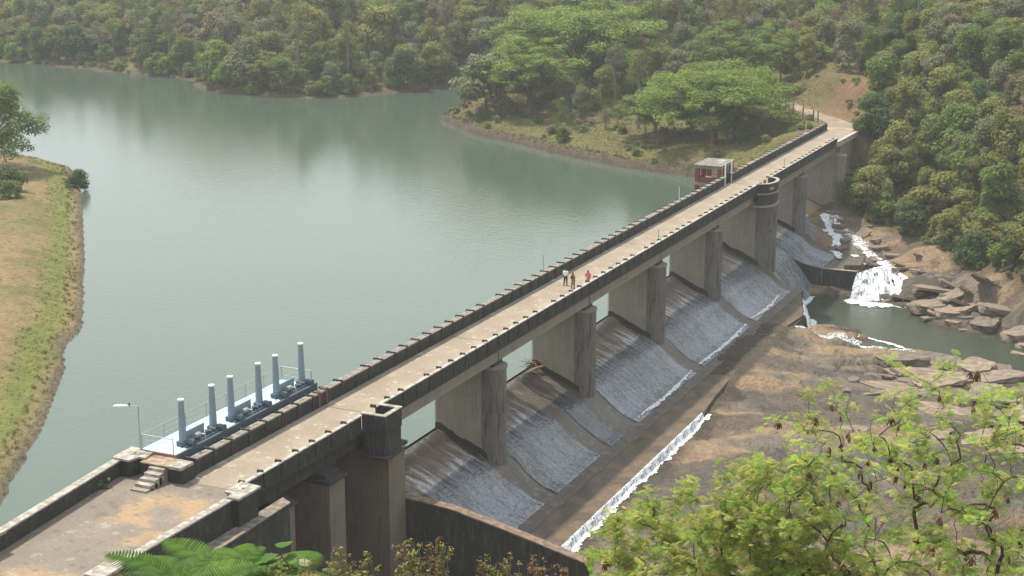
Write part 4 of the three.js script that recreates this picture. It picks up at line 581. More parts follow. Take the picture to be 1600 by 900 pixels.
person('person wrapped in pink clothing beside the downstream parapet of the bridge', [134.0, 0, 4.1], 0.05, 1.58, { stride: 0.4, long: true, elbow: [[-0.04, 1.14, 0.27], [0.05, 1.14, -0.28]], wrist: [[0.06, 0.94, 0.26], [0.2, 1.02, -0.34]], clothes: [['robe', 'robe', cloth(0.62, 0.17, 0.22)], ['shoes', 'shoes', cloth(0.08, 0.05, 0.04)]] });
// ------------------------------------------------------------------ trees
const DOWN = V(0, -1, 0);
const leafMat = (r, g, b, t = 0.4) => new THREE.MeshPhysicalMaterial({ color: lin(r, g, b), roughness: 0.9, specularIntensity: 0.15, transmission: t, thickness: 0, vertexColors: true, side: THREE.DoubleSide });
function leafCloud(clumps, count, size, seed, flat = 0) {                  // leaf faces spread through clumps, each bent along its middle
  const R = rng(seed), pos = new Float32Array(count * 12), nor = new Float32Array(count * 12), col = new Float32Array(count * 12), idx = new Uint32Array(count * 6), uv = new Float32Array(count * 8);
  let tot = 0; const acc = clumps.map((c) => tot += c.r * c.r * (c.w ?? 1)), n = V(), a = V(), b = V(), p = V();
  const tone = clumps.map(() => 0.85 + 0.3 * R());
  for (let i = 0; i < count; i++) {
    const q = R() * tot; let k = 0; while (acc[k] < q) k++; const c = clumps[k];
    n.set(R() * 2 - 1, R() * 2 - 1, R() * 2 - 1).normalize(); const rr = c.r * Math.pow(R(), 0.42);
    p.set(c.x + n.x * rr, c.y + n.y * rr * (c.f ?? 0.75), c.z + n.z * rr);
    n.y += 0.75 + flat; n.x += (R() - 0.5) * 1.3; n.z += (R() - 0.5) * 1.3; n.normalize();
    a.set(R() - 0.5, R() - 0.5, R() - 0.5).cross(n).normalize(); b.crossVectors(n, a);
    const s = size * (0.55 + 0.9 * R()), w = s * (0.35 + 0.3 * R()), f = tone[k] * (0.7 + 0.6 * R()), yel = R() < 0.12 ? 1.35 : 1;
    const q4 = [[-1, 0, 0], [0, -1, 0.15], [1, 0, 0], [0, 1, 0.15]];
    for (let v = 0; v < 4; v++) { const o = i * 12 + v * 3, [u, t, l] = q4[v]; pos[o] = p.x + a.x * u * s + b.x * t * w + n.x * l * s; pos[o + 1] = p.y + a.y * u * s + b.y * t * w + n.y * l * s; pos[o + 2] = p.z + a.z * u * s + b.z * t * w + n.z * l * s; nor[o] = n.x; nor[o + 1] = n.y; nor[o + 2] = n.z; col[o] = f * yel; col[o + 1] = f; col[o + 2] = f * (0.85 + 0.3 * R()); }
    idx.set([i * 4, i * 4 + 1, i * 4 + 2, i * 4, i * 4 + 2, i * 4 + 3], i * 6);
  }
  const g = new THREE.BufferGeometry(); g.setAttribute('position', new THREE.BufferAttribute(pos, 3)); g.setAttribute('normal', new THREE.BufferAttribute(nor, 3)); g.setAttribute('color', new THREE.BufferAttribute(col, 3)); g.setAttribute('uv', new THREE.BufferAttribute(uv, 2)); g.setIndex(new THREE.BufferAttribute(idx, 1)); return g;
}
function limbs(top, r0, ends, seed, forks = 1) {                           // trunk to `top`, then a limb to each clump
  const R = rng(seed), list = [tubeAlong([V(0, -0.5, 0), V(0.05, top * 0.5, 0.04), V(top * 0.04, top, 0)], [r0 * 1.25, r0, r0 * 0.8], 7)];
  for (const e of ends) { const s = V(top * 0.04, top * (0.75 + 0.25 * R()), 0), m = s.clone().lerp(V(e.x, e.y, e.z), 0.5).add(V((R() - 0.5) * e.r, -0.1 * e.r + (R() - 0.5) * 0.4, (R() - 0.5) * e.r)); list.push(tubeAlong([s, m, V(e.x, e.y, e.z)], [r0 * 0.5, r0 * 0.28, r0 * 0.08], 5)); }
  return merged(list);
}
const PROTO = {};
function proto(name, trunk, crown) { PROTO[name] = { trunk, crown }; }
function dome(seed, h, rad, low, n, cl, size, count, flat = 0) {
  const R = rng(seed), c = []; for (let i = 0; i < n; i++) { const q = R() * 6.283, e = Math.pow(R(), 0.55), y = low + (h - low) * R(), k = Math.sqrt(Math.max(0.05, 1 - Math.pow((y - low * 1.25) / (h - low * 1.1), 2))); c.push({ x: Math.cos(q) * e * rad * k, y, z: Math.sin(q) * e * rad * k, r: cl * 1.3 * (0.35 + 1.1 * R()) }); }
  return { c, g: leafCloud(c, count, size, seed + 7, flat) };
}
for (const [n, s, h, r, low, k, cl, sz, ct] of [['broad_a', 1, 8.5, 3.6, 2.6, 46, 1.05, 0.25, 6400], ['broad_b', 2, 7.5, 3.3, 2, 40, 0.95, 0.22, 6200], ['broad_c', 3, 9.5, 3.9, 3.2, 50, 1.2, 0.28, 6400], ['tall_a', 4, 11.5, 2.7, 3, 44, 1.0, 0.24, 5600], ['tall_b', 5, 10.5, 2.4, 2.4, 40, 0.95, 0.21, 5600], ['shrub_a', 6, 3.2, 2.0, 0.4, 26, 0.7, 0.17, 4200], ['shrub_b', 7, 2.6, 2.3, 0.3, 26, 0.65, 0.15, 4200], ['shrub_c', 8, 4.2, 2.2, 0.5, 30, 0.75, 0.19, 4600]]) {
  const d = dome(s * 100, h, r, low, k, cl, sz, ct); proto(n, limbs(low * 1.1 + 0.5, 0.05 + h * 0.014, d.c.filter((_, i) => i % 4 === 0), s), d.g);
}
for (const [n, s] of [['dry_a', 11], ['dry_b', 12]]) { const d = dome(s * 100, 9, 2.8, 3, 40, 0.8, 0.15, 1500); proto(n, limbs(4.5, 0.14, d.c, s), d.g); }
{ const d = dome(1500, 15, 2.4, 9, 30, 0.8, 0.17, 1500); proto('lanky', limbs(12, 0.24, d.c.filter((_, i) => i % 2), 15), d.g); }
function umbrella(seed, h, rad, layers, n, count, size) {                  // flat tiers of foliage on spreading limbs
  const R = rng(seed), c = []; for (let i = 0; i < n; i++) { const q = i * 2.39996 + R() * 0.5, e = Math.sqrt((i + 0.5) / n), lay = Math.floor(R() * layers) / layers; c.push({ x: Math.cos(q) * e * rad, y: h * (1 - 0.34 * e * e - 0.36 * lay) + (R() - 0.5) * 1.7, z: Math.sin(q) * e * rad, r: rad * (0.09 + 0.13 * R()), f: 0.36 }); }
  const list = [tubeAlong([V(0, -0.6, 0), V(0.1, h * 0.12, 0.1), V(0.2, h * 0.24, 0)], [h * 0.05, h * 0.036, h * 0.032], 8)], arms = 6;
  for (let k = 0; k < arms; k++) { const q = k / arms * 6.283 + R() * 0.6, e = rad * (0.36 + 0.2 * R()), m = V(Math.cos(q) * e * 0.4, h * 0.42, Math.sin(q) * e * 0.4), t = V(Math.cos(q) * e, h * 0.66, Math.sin(q) * e); list.push(tubeAlong([V(0.2, h * 0.22, 0), m, t], [h * 0.023, h * 0.016, h * 0.009], 6)); const near = c.filter((p) => Math.hypot(p.x - t.x, p.z - t.z) < rad * 0.5); near.forEach((p, j) => { if (j % 2 === 0) list.push(tubeAlong([t.clone().lerp(m, 0.3 * R()), V(lerp(t.x, p.x, 0.5), lerp(t.y, p.y, 0.6) - 0.2, lerp(t.z, p.z, 0.5)), V(p.x, p.y, p.z)], [h * 0.008, h * 0.005, h * 0.002], 4)); }); }
  return [merged(list), leafCloud(c, count, size, seed + 5, 1.2)];
}
proto('umbrella_a', ...umbrella(2100, 13.8, 13.5, 4, 170, 36000, 0.21)); { const d = dome(2600, 13.5, 8.6, 4.6, 70, 1.7, 0.23, 17000); proto('spread', limbs(4.6, 0.42, d.c.filter((_, i) => i % 3 === 0), 26), d.g); }
proto('umbrella_d', ...umbrella(2400, 14, 11.5, 4, 150, 36000, 0.22)); proto('umbrella_b', ...umbrella(2200, 14, 10, 3, 110, 22000, 0.21)); proto('umbrella_c', ...umbrella(2300, 15, 15, 4, 160, 34000, 0.24));
const TINT = { dark: leafMat(0.085, 0.14, 0.05), mid: leafMat(0.15, 0.215, 0.055), olive: leafMat(0.20, 0.22, 0.062), yellow: leafMat(0.23, 0.245, 0.07), bright: leafMat(0.195, 0.28, 0.058), dry: leafMat(0.24, 0.19, 0.115), grey: leafMat(0.19, 0.215, 0.115) };
function tree(name, kind, tint, label, cat, x, z, scale, turn, group, sy = 1) {
  const t = thing(name, label, cat, [x, groundY(x, z) - 0.1, z], turn, group); t.scale.set(scale, scale * sy, scale);
  const a = shade(new THREE.Mesh(PROTO[kind].trunk, kind.startsWith('dry') || kind === 'lanky' || kind.startsWith('tall') ? M.barkPale : M.bark)); a.name = 'trunk';
  const b = shade(new THREE.Mesh(PROTO[kind].crown, TINT[tint])); b.name = 'crown'; t.add(a, b); return t;
}
// the ones that stand out
tree('rain_tree', 'umbrella_a', 'bright', 'wide flat topped bright green tree beside the valve house shore', 'tree', 258.3, -22, 1, 0.4);
tree('rain_tree', 'umbrella_b', 'bright', 'bright green umbrella shaped tree with forked dark trunk on the grassy point', 'tree', 283, -68.3, 1.08, 1.2);
tree('rain_tree', 'umbrella_c', 'bright', 'broadest layered umbrella tree rising behind the grassy point', 'tree', 309, -69, 1.22, 2.2);
tree('rain_tree', 'umbrella_b', 'mid', 'flat crowned green tree behind the wide tree near the valve house', 'tree', 288, -27, 0.95, 3.3);
tree('lakeside_tree', 'broad_c', 'grey', 'grey green rounded tree leaning over the tip of the grassy point', 'tree', 281.5, -77.5, 1.5, 0.5, undefined, 0.85);
tree('rain_tree', 'umbrella_d', 'mid', 'round spreading green tree on the shore slope between the lanky tree and the wide tree', 'tree', 262, -34, 0.62, 2.6);
tree('rain_tree', 'umbrella_b', 'bright', 'smaller bright green tree at the left foot of the umbrella tree on the point', 'tree', 291, -79, 0.72, 0.6);
tree('lanky_tree', 'lanky', 'olive', 'tallest thin trunked tree standing alone in the grass of the point', 'tree', 271.5, -40.9, 0.98, 0.2);
tree('lanky_tree', 'lanky', 'grey', 'slender bare trunked tree farther back on the grassy point', 'tree', 292, -53.5, 0.85, 2.0);
tree('slender_tree', 'tall_b', 'grey', 'slim young tree between the umbrella tree and the lanky tree', 'tree', 281.8, -59.5, 0.72, 1.0);
tree('young_tree', 'shrub_c', 'mid', 'small dark leafed sapling close to the bank of the point', 'sapling', 257.6, -50.5, 0.62, 1.0);
tree('road_tree', 'broad_c', 'mid', 'dark trunked green tree on the bare red slope above the far road', 'tree', 309.7, -23.3, 0.85, 0.6);
tree('dead_bush', 'dry_b', 'grey', 'pale whitish leafless bush on the grassy point', 'bush', 268, -46, 0.42, 0.6);
tree('slope_tree', 'tall_a', 'dark', 'tall dark tree standing out of the hillside above the river forest', 'tree', 268, 33, 1.05, 0.9);
tree('bank_tree', 'spread', 'mid', 'big spreading tree at the outer tip of the grassy left bank', 'tree', 190.6, -124.6, 1.0, 0.4);
tree('bank_tree', 'tall_b', 'olive', 'thin dark trunked tree on the left bank in front of the spreading tree', 'tree', 187, -124.8, 0.75, 1.4);
tree('water_bush', 'shrub_a', 'dark', 'rounded green bush overhanging the lake at the left bank edge', 'bush', 189.2, -104.8, 0.85, 0.3);
tree('bank_bush', 'shrub_b', 'dark', 'dark bush clump under the tree on the left bank', 'bush', 176.5, -107.2, 1.3, 0.3); tree('bank_bush', 'shrub_b', 'mid', 'paler low bush in front of the dark clump on the left bank', 'bush', 171.5, -102.6, 0.9, 1.8);
// the woods: one candidate per cell of a jittered grid, the nearest ones things, the rest one mass
const frustumOf = (x, y, z) => { const p = V(x, y, z).project(camera); return Math.abs(p.x) < 1.22 && p.y > -1.3 && p.y < 1.25 && p.z < 1; };
camera.aspect = 16 / 9; camera.updateProjectionMatrix(); camera.updateMatrixWorld();
const cand = [];
function sow(x0, x1, z0, z1, step, seed, pick) { const R = rng(seed); for (let x = x0; x < x1; x += step) for (let z = z0; z < z1; z += step) { const px = x + (R() - 0.5) * step * 0.95, pz = z + (R() - 0.5) * step * 0.95, r = R(), r2 = R(), r3 = R(), t = R() * 6.283; if (!frustumOf(px, groundY(px, pz) + 5, pz)) continue; const k = pick(px, pz, r, r2, r3); if (k) cand.push({ x: px, z: pz, turn: t, y: groundY(px, pz), ...k }); } }
const pickOf = (r, list) => list[Math.min(list.length - 1, Math.floor(r * list.length))];
sow(285, 560, -340, -96, 5.2, 11, (x, z, r, r2, r3) => { const d = shoreDist(x, z); if (d < 1.2 || z > -98) return; if (d > 55) { if (r3 > 0.8) return; return { kind: pickOf(r, ['dry_a', 'lanky', 'broad_b', 'dry_b', 'tall_b', 'broad_a', 'dry_a', 'tall_a']), tint: pickOf(r2, ['grey', 'olive', 'dry', 'yellow', 'grey', 'mid']), s: 0.6 + 0.7 * r3, zone: 'far', d }; } const n = fbm(x * 0.02, z * 0.02, 601, 3); return d < 6 ? { kind: pickOf(r, ['shrub_c', 'broad_b', 'shrub_a', 'broad_b']), tint: pickOf(r2, ['mid', 'dark', 'olive', 'mid', 'bright']), s: 0.65 + 0.7 * r3, zone: 'shore', d } : { kind: pickOf(r, ['broad_a', 'broad_c', 'broad_b', 'tall_a', 'tall_b', 'broad_c', 'dry_a', 'umbrella_b', 'lanky', 'broad_a']), tint: pickOf(r2 * 0.7 + n * 0.5, ['dark', 'mid', 'mid', 'olive', 'grey', 'mid', 'olive', 'yellow', 'grey', 'dry']), s: (0.6 + 0.8 * r3 * r3) * (r >= 0.7 && r < 0.8 ? 0.55 : 1), zone: d < 30 ? 'shore' : 'far', d }; });
sow(236, 560, -96, 12, 5.0, 12, (x, z, r, r2, r3) => {
  const d = shoreDist(x, z), rd = distLine(x, z, ROAD, false); if (d < 2 || rd < 4.5 || x < 250 || (x > 256 && x < 285 && z > -7)) return; const open = x < 300 - 0.12 * (z + 60) && z < -8;
  if (open) return r < 0.17 && d > 4 ? { kind: pickOf(r2, ['shrub_a', 'shrub_b', 'dry_b']), tint: pickOf(r3, ['grey', 'olive', 'dry', 'mid']), s: 0.35 + 0.35 * r3, zone: 'point', d } : r < 0.34 && d > 10 ? { kind: pickOf(r2, ['tall_b', 'dry_a', 'dry_b', 'broad_b', 'tall_a']), tint: pickOf(r3, ['grey', 'olive', 'olive', 'mid']), s: 0.6 + 0.4 * r3, zone: 'point', d } : undefined;
  if ((x < 330 && r > 0.66) || r > 0.84) return; return { kind: pickOf(r2, ['broad_b', 'dry_a', 'tall_b', 'lanky', 'broad_a', 'shrub_c', 'tall_a', 'dry_b']), tint: pickOf(r3, ['olive', 'grey', 'yellow', 'mid', 'grey', 'olive', 'bright', 'dry']), s: 0.55 + 0.8 * r, zone: 'hill', d };
});
sow(196, 520, 2, 130, 3.6, 13, (x, z, r, r2, r3) => {
  const e = beyondEdge(x, z), rd = distLine(x, z, ROAD, false); if ((e > 24 && r3 < 0.2) || e < 0.3 || rd < 4.5 || (x > 237 && x < 250 && z < 6.2)) return; if (x > 255 && Math.hypot((x - 270) / 15, (z - 1) / 8) < 1) return r < 0.45 ? { kind: pickOf(r2, ['shrub_b', 'shrub_a', 'dry_b']), tint: pickOf(r3, ['dry', 'olive', 'grey']), s: 0.4 + 0.5 * r3, zone: 'cut', d: e } : undefined;
  const front = e < 6; return { kind: front ? pickOf(r, ['shrub_c', 'broad_b', 'shrub_a', 'shrub_c']) : pickOf(r, ['broad_b', 'shrub_c', 'broad_a', 'tall_a', 'shrub_c', 'tall_b', 'broad_c']), tint: x > 300 ? pickOf(r2, ['olive', 'yellow', 'grey', 'bright', 'mid']) : pickOf(r2, ['olive', 'mid', 'olive', 'dark', 'yellow', 'dark', 'mid', 'olive', 'dry', 'grey']), s: (front ? 0.85 : 0.55) + 0.5 * r3 * r3, zone: x < 300 ? 'slope' : 'hill', d: e };
});
const WORD = { dark: 'dark green', mid: 'mid green', olive: 'olive green', yellow: 'yellowish green', dry: 'dry brownish', grey: 'greyish green', bright: 'bright green' };
const PLACE = { slope: 'among the dense growth on the slope above the rocky river', shore: 'along the wooded far shore of the lake', point: 'scattered in the grass of the point by the lake', hill: 'on the wooded hill behind the far landing', cut: 'on the red earth bank beside the far road', far: 'on the hillside behind the far shore' };
const rank = (c) => ({ point: -50, cut: -40, slope: c.d * 1.2, shore: c.d * 2, hill: 60 + c.d * 0.2, far: 200 + c.d })[c.zone];
cand.sort((a, b) => rank(a) - rank(b));
const single = cand.slice(0, 270), mass = cand.slice(270);
for (const c of single) { const bush = c.kind.startsWith('shrub'), dry = c.kind.startsWith('dry'); tree(bush ? 'shrub' : dry ? 'sparse_tree' : c.kind.startsWith('tall') ? 'slender_tree' : 'leafy_tree', c.kind, c.tint, `${WORD[c.tint]} ${bush ? 'bushy shrub' : dry ? 'thin twiggy tree' : c.kind.startsWith('tall') ? 'slim upright tree' : 'round leafy tree'} ${PLACE[c.zone]}`, bush ? 'shrub' : 'tree', c.x, c.z, c.s, c.turn, `${WORD[c.tint]} ${bush ? 'shrubs' : dry ? 'twiggy trees' : c.kind.startsWith('tall') ? 'slim trees' : 'leafy trees'} ${PLACE[c.zone]}`); }
const wood = new THREE.Group(); wood.name = 'distant_forest'; scene.add(wood); tag(wood, 'unbroken mass of trees covering the hills behind the lake', 'forest', undefined, 'stuff');
const massCrown = leafMat(1, 1, 1), dm = new THREE.Object3D();
for (const kind of Object.keys(PROTO)) {
  const list = mass.filter((c) => c.kind === kind); if (!list.length) continue;
  for (const [n, g, m] of [['crown', PROTO[kind].crown, massCrown], ['trunk', PROTO[kind].trunk, kind.startsWith('dry') || kind === 'lanky' || kind.startsWith('tall') ? M.barkPale : M.bark]]) {
    const im = shade(new THREE.InstancedMesh(g, m, list.length)); im.name = n; im.userData.kind = 'stuff';
    list.forEach((c, i) => { dm.position.set(c.x, c.y - 0.1, c.z); dm.rotation.set(0, c.turn, 0); dm.scale.setScalar(c.s); dm.updateMatrix(); im.setMatrixAt(i, dm.matrix); if (n === 'crown') { const k = TINT[c.tint].color, f = 0.85 + 0.3 * hash(i, 5, 9); im.setColorAt(i, lin(k.r * f, k.g * f, k.b * f)); } });
    wood.add(im);
  }
}
function stuff(name, label, cat, geo, material, spots) { const im = shade(new THREE.InstancedMesh(geo, material, spots.length)); im.name = name; tag(im, label, cat, undefined, 'stuff'); spots.forEach((c, i) => { dm.position.set(c.x, c.y ?? groundY(c.x, c.z), c.z); dm.rotation.set(0, c.t, 0); dm.scale.set(c.s, c.s * (c.sy ?? 1), c.s); dm.updateMatrix(); im.setMatrixAt(i, dm.matrix); im.setColorAt(i, c.col); }); scene.add(im); return im; }
{ const R = rng(77), spots = [];                                           // low growth on the forest floor
  for (let i = 0; i < 19000; i++) { const q = R(), x = q < 0.4 ? 198 + R() * 110 : 240 + R() * 220, z = q < 0.4 ? 3 + R() * 100 : -330 + R() * 340; if (!frustumOf(x, groundY(x, z), z) || distLine(x, z, ROAD, false) < 3.5) continue; if (z > 3 ? beyondEdge(x, z) < 0.3 : shoreDist(x, z) < 1.0) continue; if (x > 253 && x < 288 && z > -6 && z < 9 && R() < 0.4) continue; if (x < 300 && z < -6 && z > -96 && R() < 0.8) continue; if (z > -4 && z < 6.5 && x < 250) continue; const k = TINT[pickOf(R(), ['olive', 'grey', 'dry', 'mid', 'yellow'])].color; spots.push({ x, z, t: R() * 6.28, s: 0.22 + 0.4 * R() * (z > 3 ? 0.8 : 1), col: k }); }
  const d = dome(900, 2.4, 1.7, 0.2, 14, 0.6, 0.26, 420); stuff('undergrowth', 'low scrub covering the ground between the trees', 'undergrowth', d.g, massCrown, spots); }
{ const R = rng(78), spots = [], blades = [];                              // grass
  for (let i = 0; i < 22; i++) { const a = R() * 6.28, r = R() * 0.3, h = 0.14 + 0.16 * R(), l = 0.12 * (R() - 0.2), c = Math.cos(a), s = Math.sin(a), g = new THREE.BufferGeometry(); g.setAttribute('position', new THREE.Float32BufferAttribute([c * r - s * 0.015, -0.02, s * r + c * 0.015, c * r + s * 0.015, -0.02, s * r - c * 0.015, c * (r + l), h, s * (r + l)], 3)); g.computeVertexNormals(); blades.push(g); }
  const tuft = mergeGeometries(blades);
  for (let i = 0; i < 60000; i++) { const left = R() < 0.7, x = left ? 78 + R() * 135 : 236 + R() * 75, z = left ? -150 + R() * 130 : -96 + R() * 88, d = shoreDist(x, z); if (d < 0.6 || d > 60 || !frustumOf(x, groundY(x, z), z)) continue; const g = fbm(x * 0.2, z * 0.2, 421, 3), track = Math.abs(d - 14 - 6 * (fbm(x * 0.09, z * 0.09, 401, 4) - 0.5) - 3 * Math.sin(x * 0.05)); if (left && (track < 5 || (d > 5 && R() < 0.92) || R() < 0.5)) continue; const green = d < 4 || g > 0.6; spots.push({ x, z, t: R() * 6.28, s: (d < 2.0 ? 1.0 : 0.4) + 0.5 * R(), col: green ? lin(0.14 + 0.05 * R(), 0.16, 0.045) : lin(0.20, 0.165 + 0.02 * R(), 0.078) }); }
  stuff('grass', 'rough grass on the banks of the lake', 'grass', tuft, mat({ side: THREE.DoubleSide }), spots); }
// ------------------------------------------------------------------ the growth on the slope close to the camera
function branching(seed, base, fork, targets, r0) {                        // joins every target to the nearest limb already grown
  const R = rng(seed), nodes = [], add = (p, parent) => { nodes.push({ p, parent, n: 0 }); return nodes.length - 1; };
  let k = add(base, -1); const N0 = 6; for (let i = 1; i <= N0; i++) k = add(base.clone().lerp(fork, i / N0).add(V((R() - 0.5) * 0.12, 0, (R() - 0.5) * 0.12)), k);
  const first = k; targets.sort((a, b) => a.distanceTo(fork) - b.distanceTo(fork)); const tips = [];
  for (const t of targets) {
    let best = first, bd = 1e9; for (let i = first; i < nodes.length; i++) { const q = nodes[i].p, d = q.distanceTo(t) + 0.25 * Math.max(0, q.y - t.y); if (d < bd && d > 0.1) { bd = d; best = i; } }
    const a = nodes[best].p, L = a.distanceTo(t), n = Math.max(2, Math.ceil(L / 0.35)), up = V(0, L * 0.12, 0), o = V((R() - 0.5) * L * 0.14, (R() - 0.5) * L * 0.1, (R() - 0.5) * L * 0.14); let par = best;
    for (let i = 1; i <= n; i++) { const f = i / n, b = Math.sin(f * Math.PI); par = add(a.clone().lerp(t, f).addScaledVector(o, b).addScaledVector(up, b), par); }
    tips.push(par); for (let i = par; i >= 0; i = nodes[i].parent) nodes[i].n++;
  }
  const kids = nodes.map(() => []); nodes.forEach((n, i) => n.parent >= 0 && kids[n.parent].push(i));
  const rad = (i) => Math.max(0.005, r0 * Math.pow(nodes[i].n / targets.length, 0.52)), list = [];
  const walk = (start, from) => { const pts = [], rs = []; if (from >= 0) { pts.push(nodes[from].p); rs.push(Math.min(rad(from), rad(start) * 1.1)); } let i = start; for (;;) { pts.push(nodes[i].p); rs.push(rad(i)); const c = kids[i].slice().sort((a, b) => nodes[b].n - nodes[a].n); if (!c.length) break; c.slice(1).forEach((x) => walk(x, i)); i = c[0]; } if (pts.length > 1) list.push([pts, rs]); };
  walk(0, -1); return { nodes, tips, list };
}
function spray(seed, pairs, len, leaflet) {                                 // a feathery leaf: side stalks each lined with small leaflets
  const R = rng(seed), pos = [], col = [], idx = []; let n = 0;
  const quad = (c, dir, side, l, w, f) => { const v = [c, c.clone().addScaledVector(dir, l * 0.5).addScaledVector(side, w), c.clone().addScaledVector(dir, l), c.clone().addScaledVector(dir, l * 0.5).addScaledVector(side, -w)]; for (const q of v) { pos.push(q.x, q.y, q.z); col.push(f, f, f * 0.9); } idx.push(n, n + 1, n + 2, n, n + 2, n + 3); n += 4; };
  for (let i = 0; i < pairs; i++) for (const s of [1, -1]) {
    const t = (i + 0.6) / pairs, at = V(t * len, -0.12 * len * t * t, 0), d = V(0.45 + 0.3 * (R() - 0.5), -0.08 + 0.25 * (R() - 0.5), s).normalize(), L = len * 0.42 * Math.sin(Math.PI * (0.18 + 0.74 * t)), m = Math.max(3, Math.round(L / leaflet / 0.62));
    for (let j = 0; j < m; j++) for (const e of [1, -1]) { const c = at.clone().addScaledVector(d, (j + 0.5) / m * L); c.y -= 0.25 * L * Math.pow((j + 0.5) / m, 2); const dir = d.clone().multiplyScalar(0.5).add(V(-d.z * e, 0.1 * (R() - 0.5), d.x * e)).normalize(); quad(c, dir, V(dir.z * 0.3, 0.55 + 0.5 * (R() - 0.5), -dir.x * 0.3).cross(dir).normalize(), leaflet * (0.8 + 0.5 * R()), leaflet * 0.27, 0.75 + 0.5 * R()); }
  }
  const g = new THREE.BufferGeometry(); g.setAttribute('position', new THREE.Float32BufferAttribute(pos, 3)); g.setAttribute('color', new THREE.Float32BufferAttribute(col, 3)); g.setAttribute('uv', new THREE.Float32BufferAttribute(new Float32Array(n * 2), 2)); g.setIndex(idx); g.computeVertexNormals(); return g;
}
const podGeo = (() => { const R = rng(5), l = []; for (let i = 0; i < 9; i++) { const a = R() * 6.28, L = 0.09 + 0.09 * R(), s = 0.05 * R(); l.push(tubeAlong([V(0, 0, 0), V(Math.cos(a) * s, -L * 0.5, Math.sin(a) * s), V(Math.cos(a) * s * 1.7, -L, Math.sin(a) * s * 1.7)], [0.006, 0.017, 0.006], 5)); } return boxUV(merged(l)); })();
const podMats = [mat({ color: lin(0.15, 0.065, 0.03) }), mat({ color: lin(0.11, 0.05, 0.028) }), mat({ color: lin(0.19, 0.10, 0.05) })];
function nearTree(name, label, seed, base, fork, targets, r0, leaves, tint, pods, group) {
  const t = thing(name, label, 'tree'), R = rng(seed + 3), b = branching(seed, base, fork, targets, r0);
  const geo = b.list.map(([p, r]) => tubeAlong(p, r, r[0] > 0.04 ? 8 : 5)); part('trunk', geo[0], M.barkNear ??= mat({ color: lin(0.085, 0.06, 0.045), bumpMap: groundBump, bumpScale: 0.02 }), t, false); part('branches', geo.slice(1), M.barkNear, t, false).userData.kind = 'stuff';
  const kinds = [spray(seed + 11, 6, 0.36, 0.05), spray(seed + 12, 5, 0.28, 0.045), spray(seed + 13, 7, 0.42, 0.05)], buckets = [[], [], []], q = new THREE.Quaternion(), e = new THREE.Euler();
  for (const tip of b.tips) { const P = b.nodes[tip].p, par = b.nodes[b.nodes[tip].parent].p, heading = Math.atan2(-(P.z - par.z), P.x - par.x), n = leaves(P, R); const tone = 0.8 + 0.4 * R(); for (let i = 0; i < n; i++) { const m = new THREE.Matrix4(); e.set((R() - 0.5) * 1.3, heading + (R() - 0.5) * 4.6, (R() - 0.4) * 1.3, 'YXZ'); q.setFromEuler(e); m.compose(P.clone().lerp(par, R() * 0.9).add(V((R() - 0.5) * 0.5, (R() - 0.45) * 0.3, (R() - 0.5) * 0.5)), q, V(1, 1, 1).multiplyScalar(0.32 + 0.45 * R())); buckets[Math.floor(R() * 3)].push([m, tone * (0.85 + 0.3 * R()), R()]); } }
  const lm = TINT.near ??= leafMat(1, 1, 1, 0.45);
  kinds.forEach((g, k) => { const im = shade(new THREE.InstancedMesh(g, lm, buckets[k].length)); im.name = 'leaves'; im.userData.kind = 'stuff'; buckets[k].forEach(([m, f, u], i) => { im.setMatrixAt(i, m); im.setColorAt(i, lin(tint[0] * f * (0.72 + 0.62 * u), tint[1] * f, tint[2] * f * (0.7 + u))); }); t.add(im); });
  for (let i = 0; i < pods; i++) { const P = b.nodes[b.tips[Math.floor(R() * b.tips.length)]].p, o = shade(new THREE.Mesh(podGeo, podMats[i % 3])); o.name = 'seed_pods'; o.position.set(P.x + (R() - 0.5) * 0.3, P.y - 0.06, P.z + (R() - 0.5) * 0.3); o.rotation.y = R() * 6; o.scale.setScalar(0.9 + 1.0 * R()); t.add(o); }
  return t;
}
const CF = V(0.88187, -0.24236, -0.40443), CR = V(0.41686, 0, 0.90897), CU = V(0.2203, 0.97018, -0.10103);
function spread(seed, n, ok) { const R = rng(seed), a = []; let g = 0; while (a.length < n && g++ < 60000) { const p = ok(R); if (p && a.every((q) => q.distanceTo(p) > 0.15)) a.push(p); } return a; }
{ // dense feathery tree below the weir
  const c = V(38.9, 16.2, 46.5);
  const targets = spread(31, 760, (R) => { const x = (R() * 2 - 1), y = R(), z = R() * 2 - 1; const rr = Math.hypot(x, z); if (rr > 1) return; const top = Math.sqrt(1 - rr * rr * 0.8); if (y > top) return; return V(c.x + x * 2.8, c.y - 1.5 + y * 6.2 + 0.4 * Math.sin(z * 5), c.z + z * 4.3); });
  nearTree('feathery_tree', 'dense yellow green feathery tree crown rising in front of the apron edge', 41, V(37.9, 7.5, 46.9), V(38.7, 13.0, 46.6), targets, 0.15, (P, R) => 15 + Math.floor(R() * 14), [0.38, 0.44, 0.11], 40);
}
{ // open tree with brown pods
  const c = V(38.6, 19.2, 52);
  const targets = spread(51, 900, (R) => { const x = (R() * 2 - 1), y = R(), z = R() * 2 - 1; const rr = Math.hypot(x, z * 0.95); if (rr > 1) return; if (y > Math.sqrt(1 - rr * rr * 0.75)) return; if (fbm((x + 2) * 2.6, (z + 2) * 2.6 + y * 2, 61, 2) < 0.31) return; return V(c.x + x * 2.8, c.y - 2.8 + y * 8.2, c.z + z * 5.8); });
  nearTree('podded_tree', 'open branched tree with light green leaf sprays and hanging brown pods over the rocks', 61, V(36.2, 8.5, 54.6), V(38.2, 15.6, 53.4), targets, 0.18, (P, R) => (R() < 0.7 ? 9 + Math.floor(R() * 12) : 0), [0.37, 0.46, 0.11], 190);
}
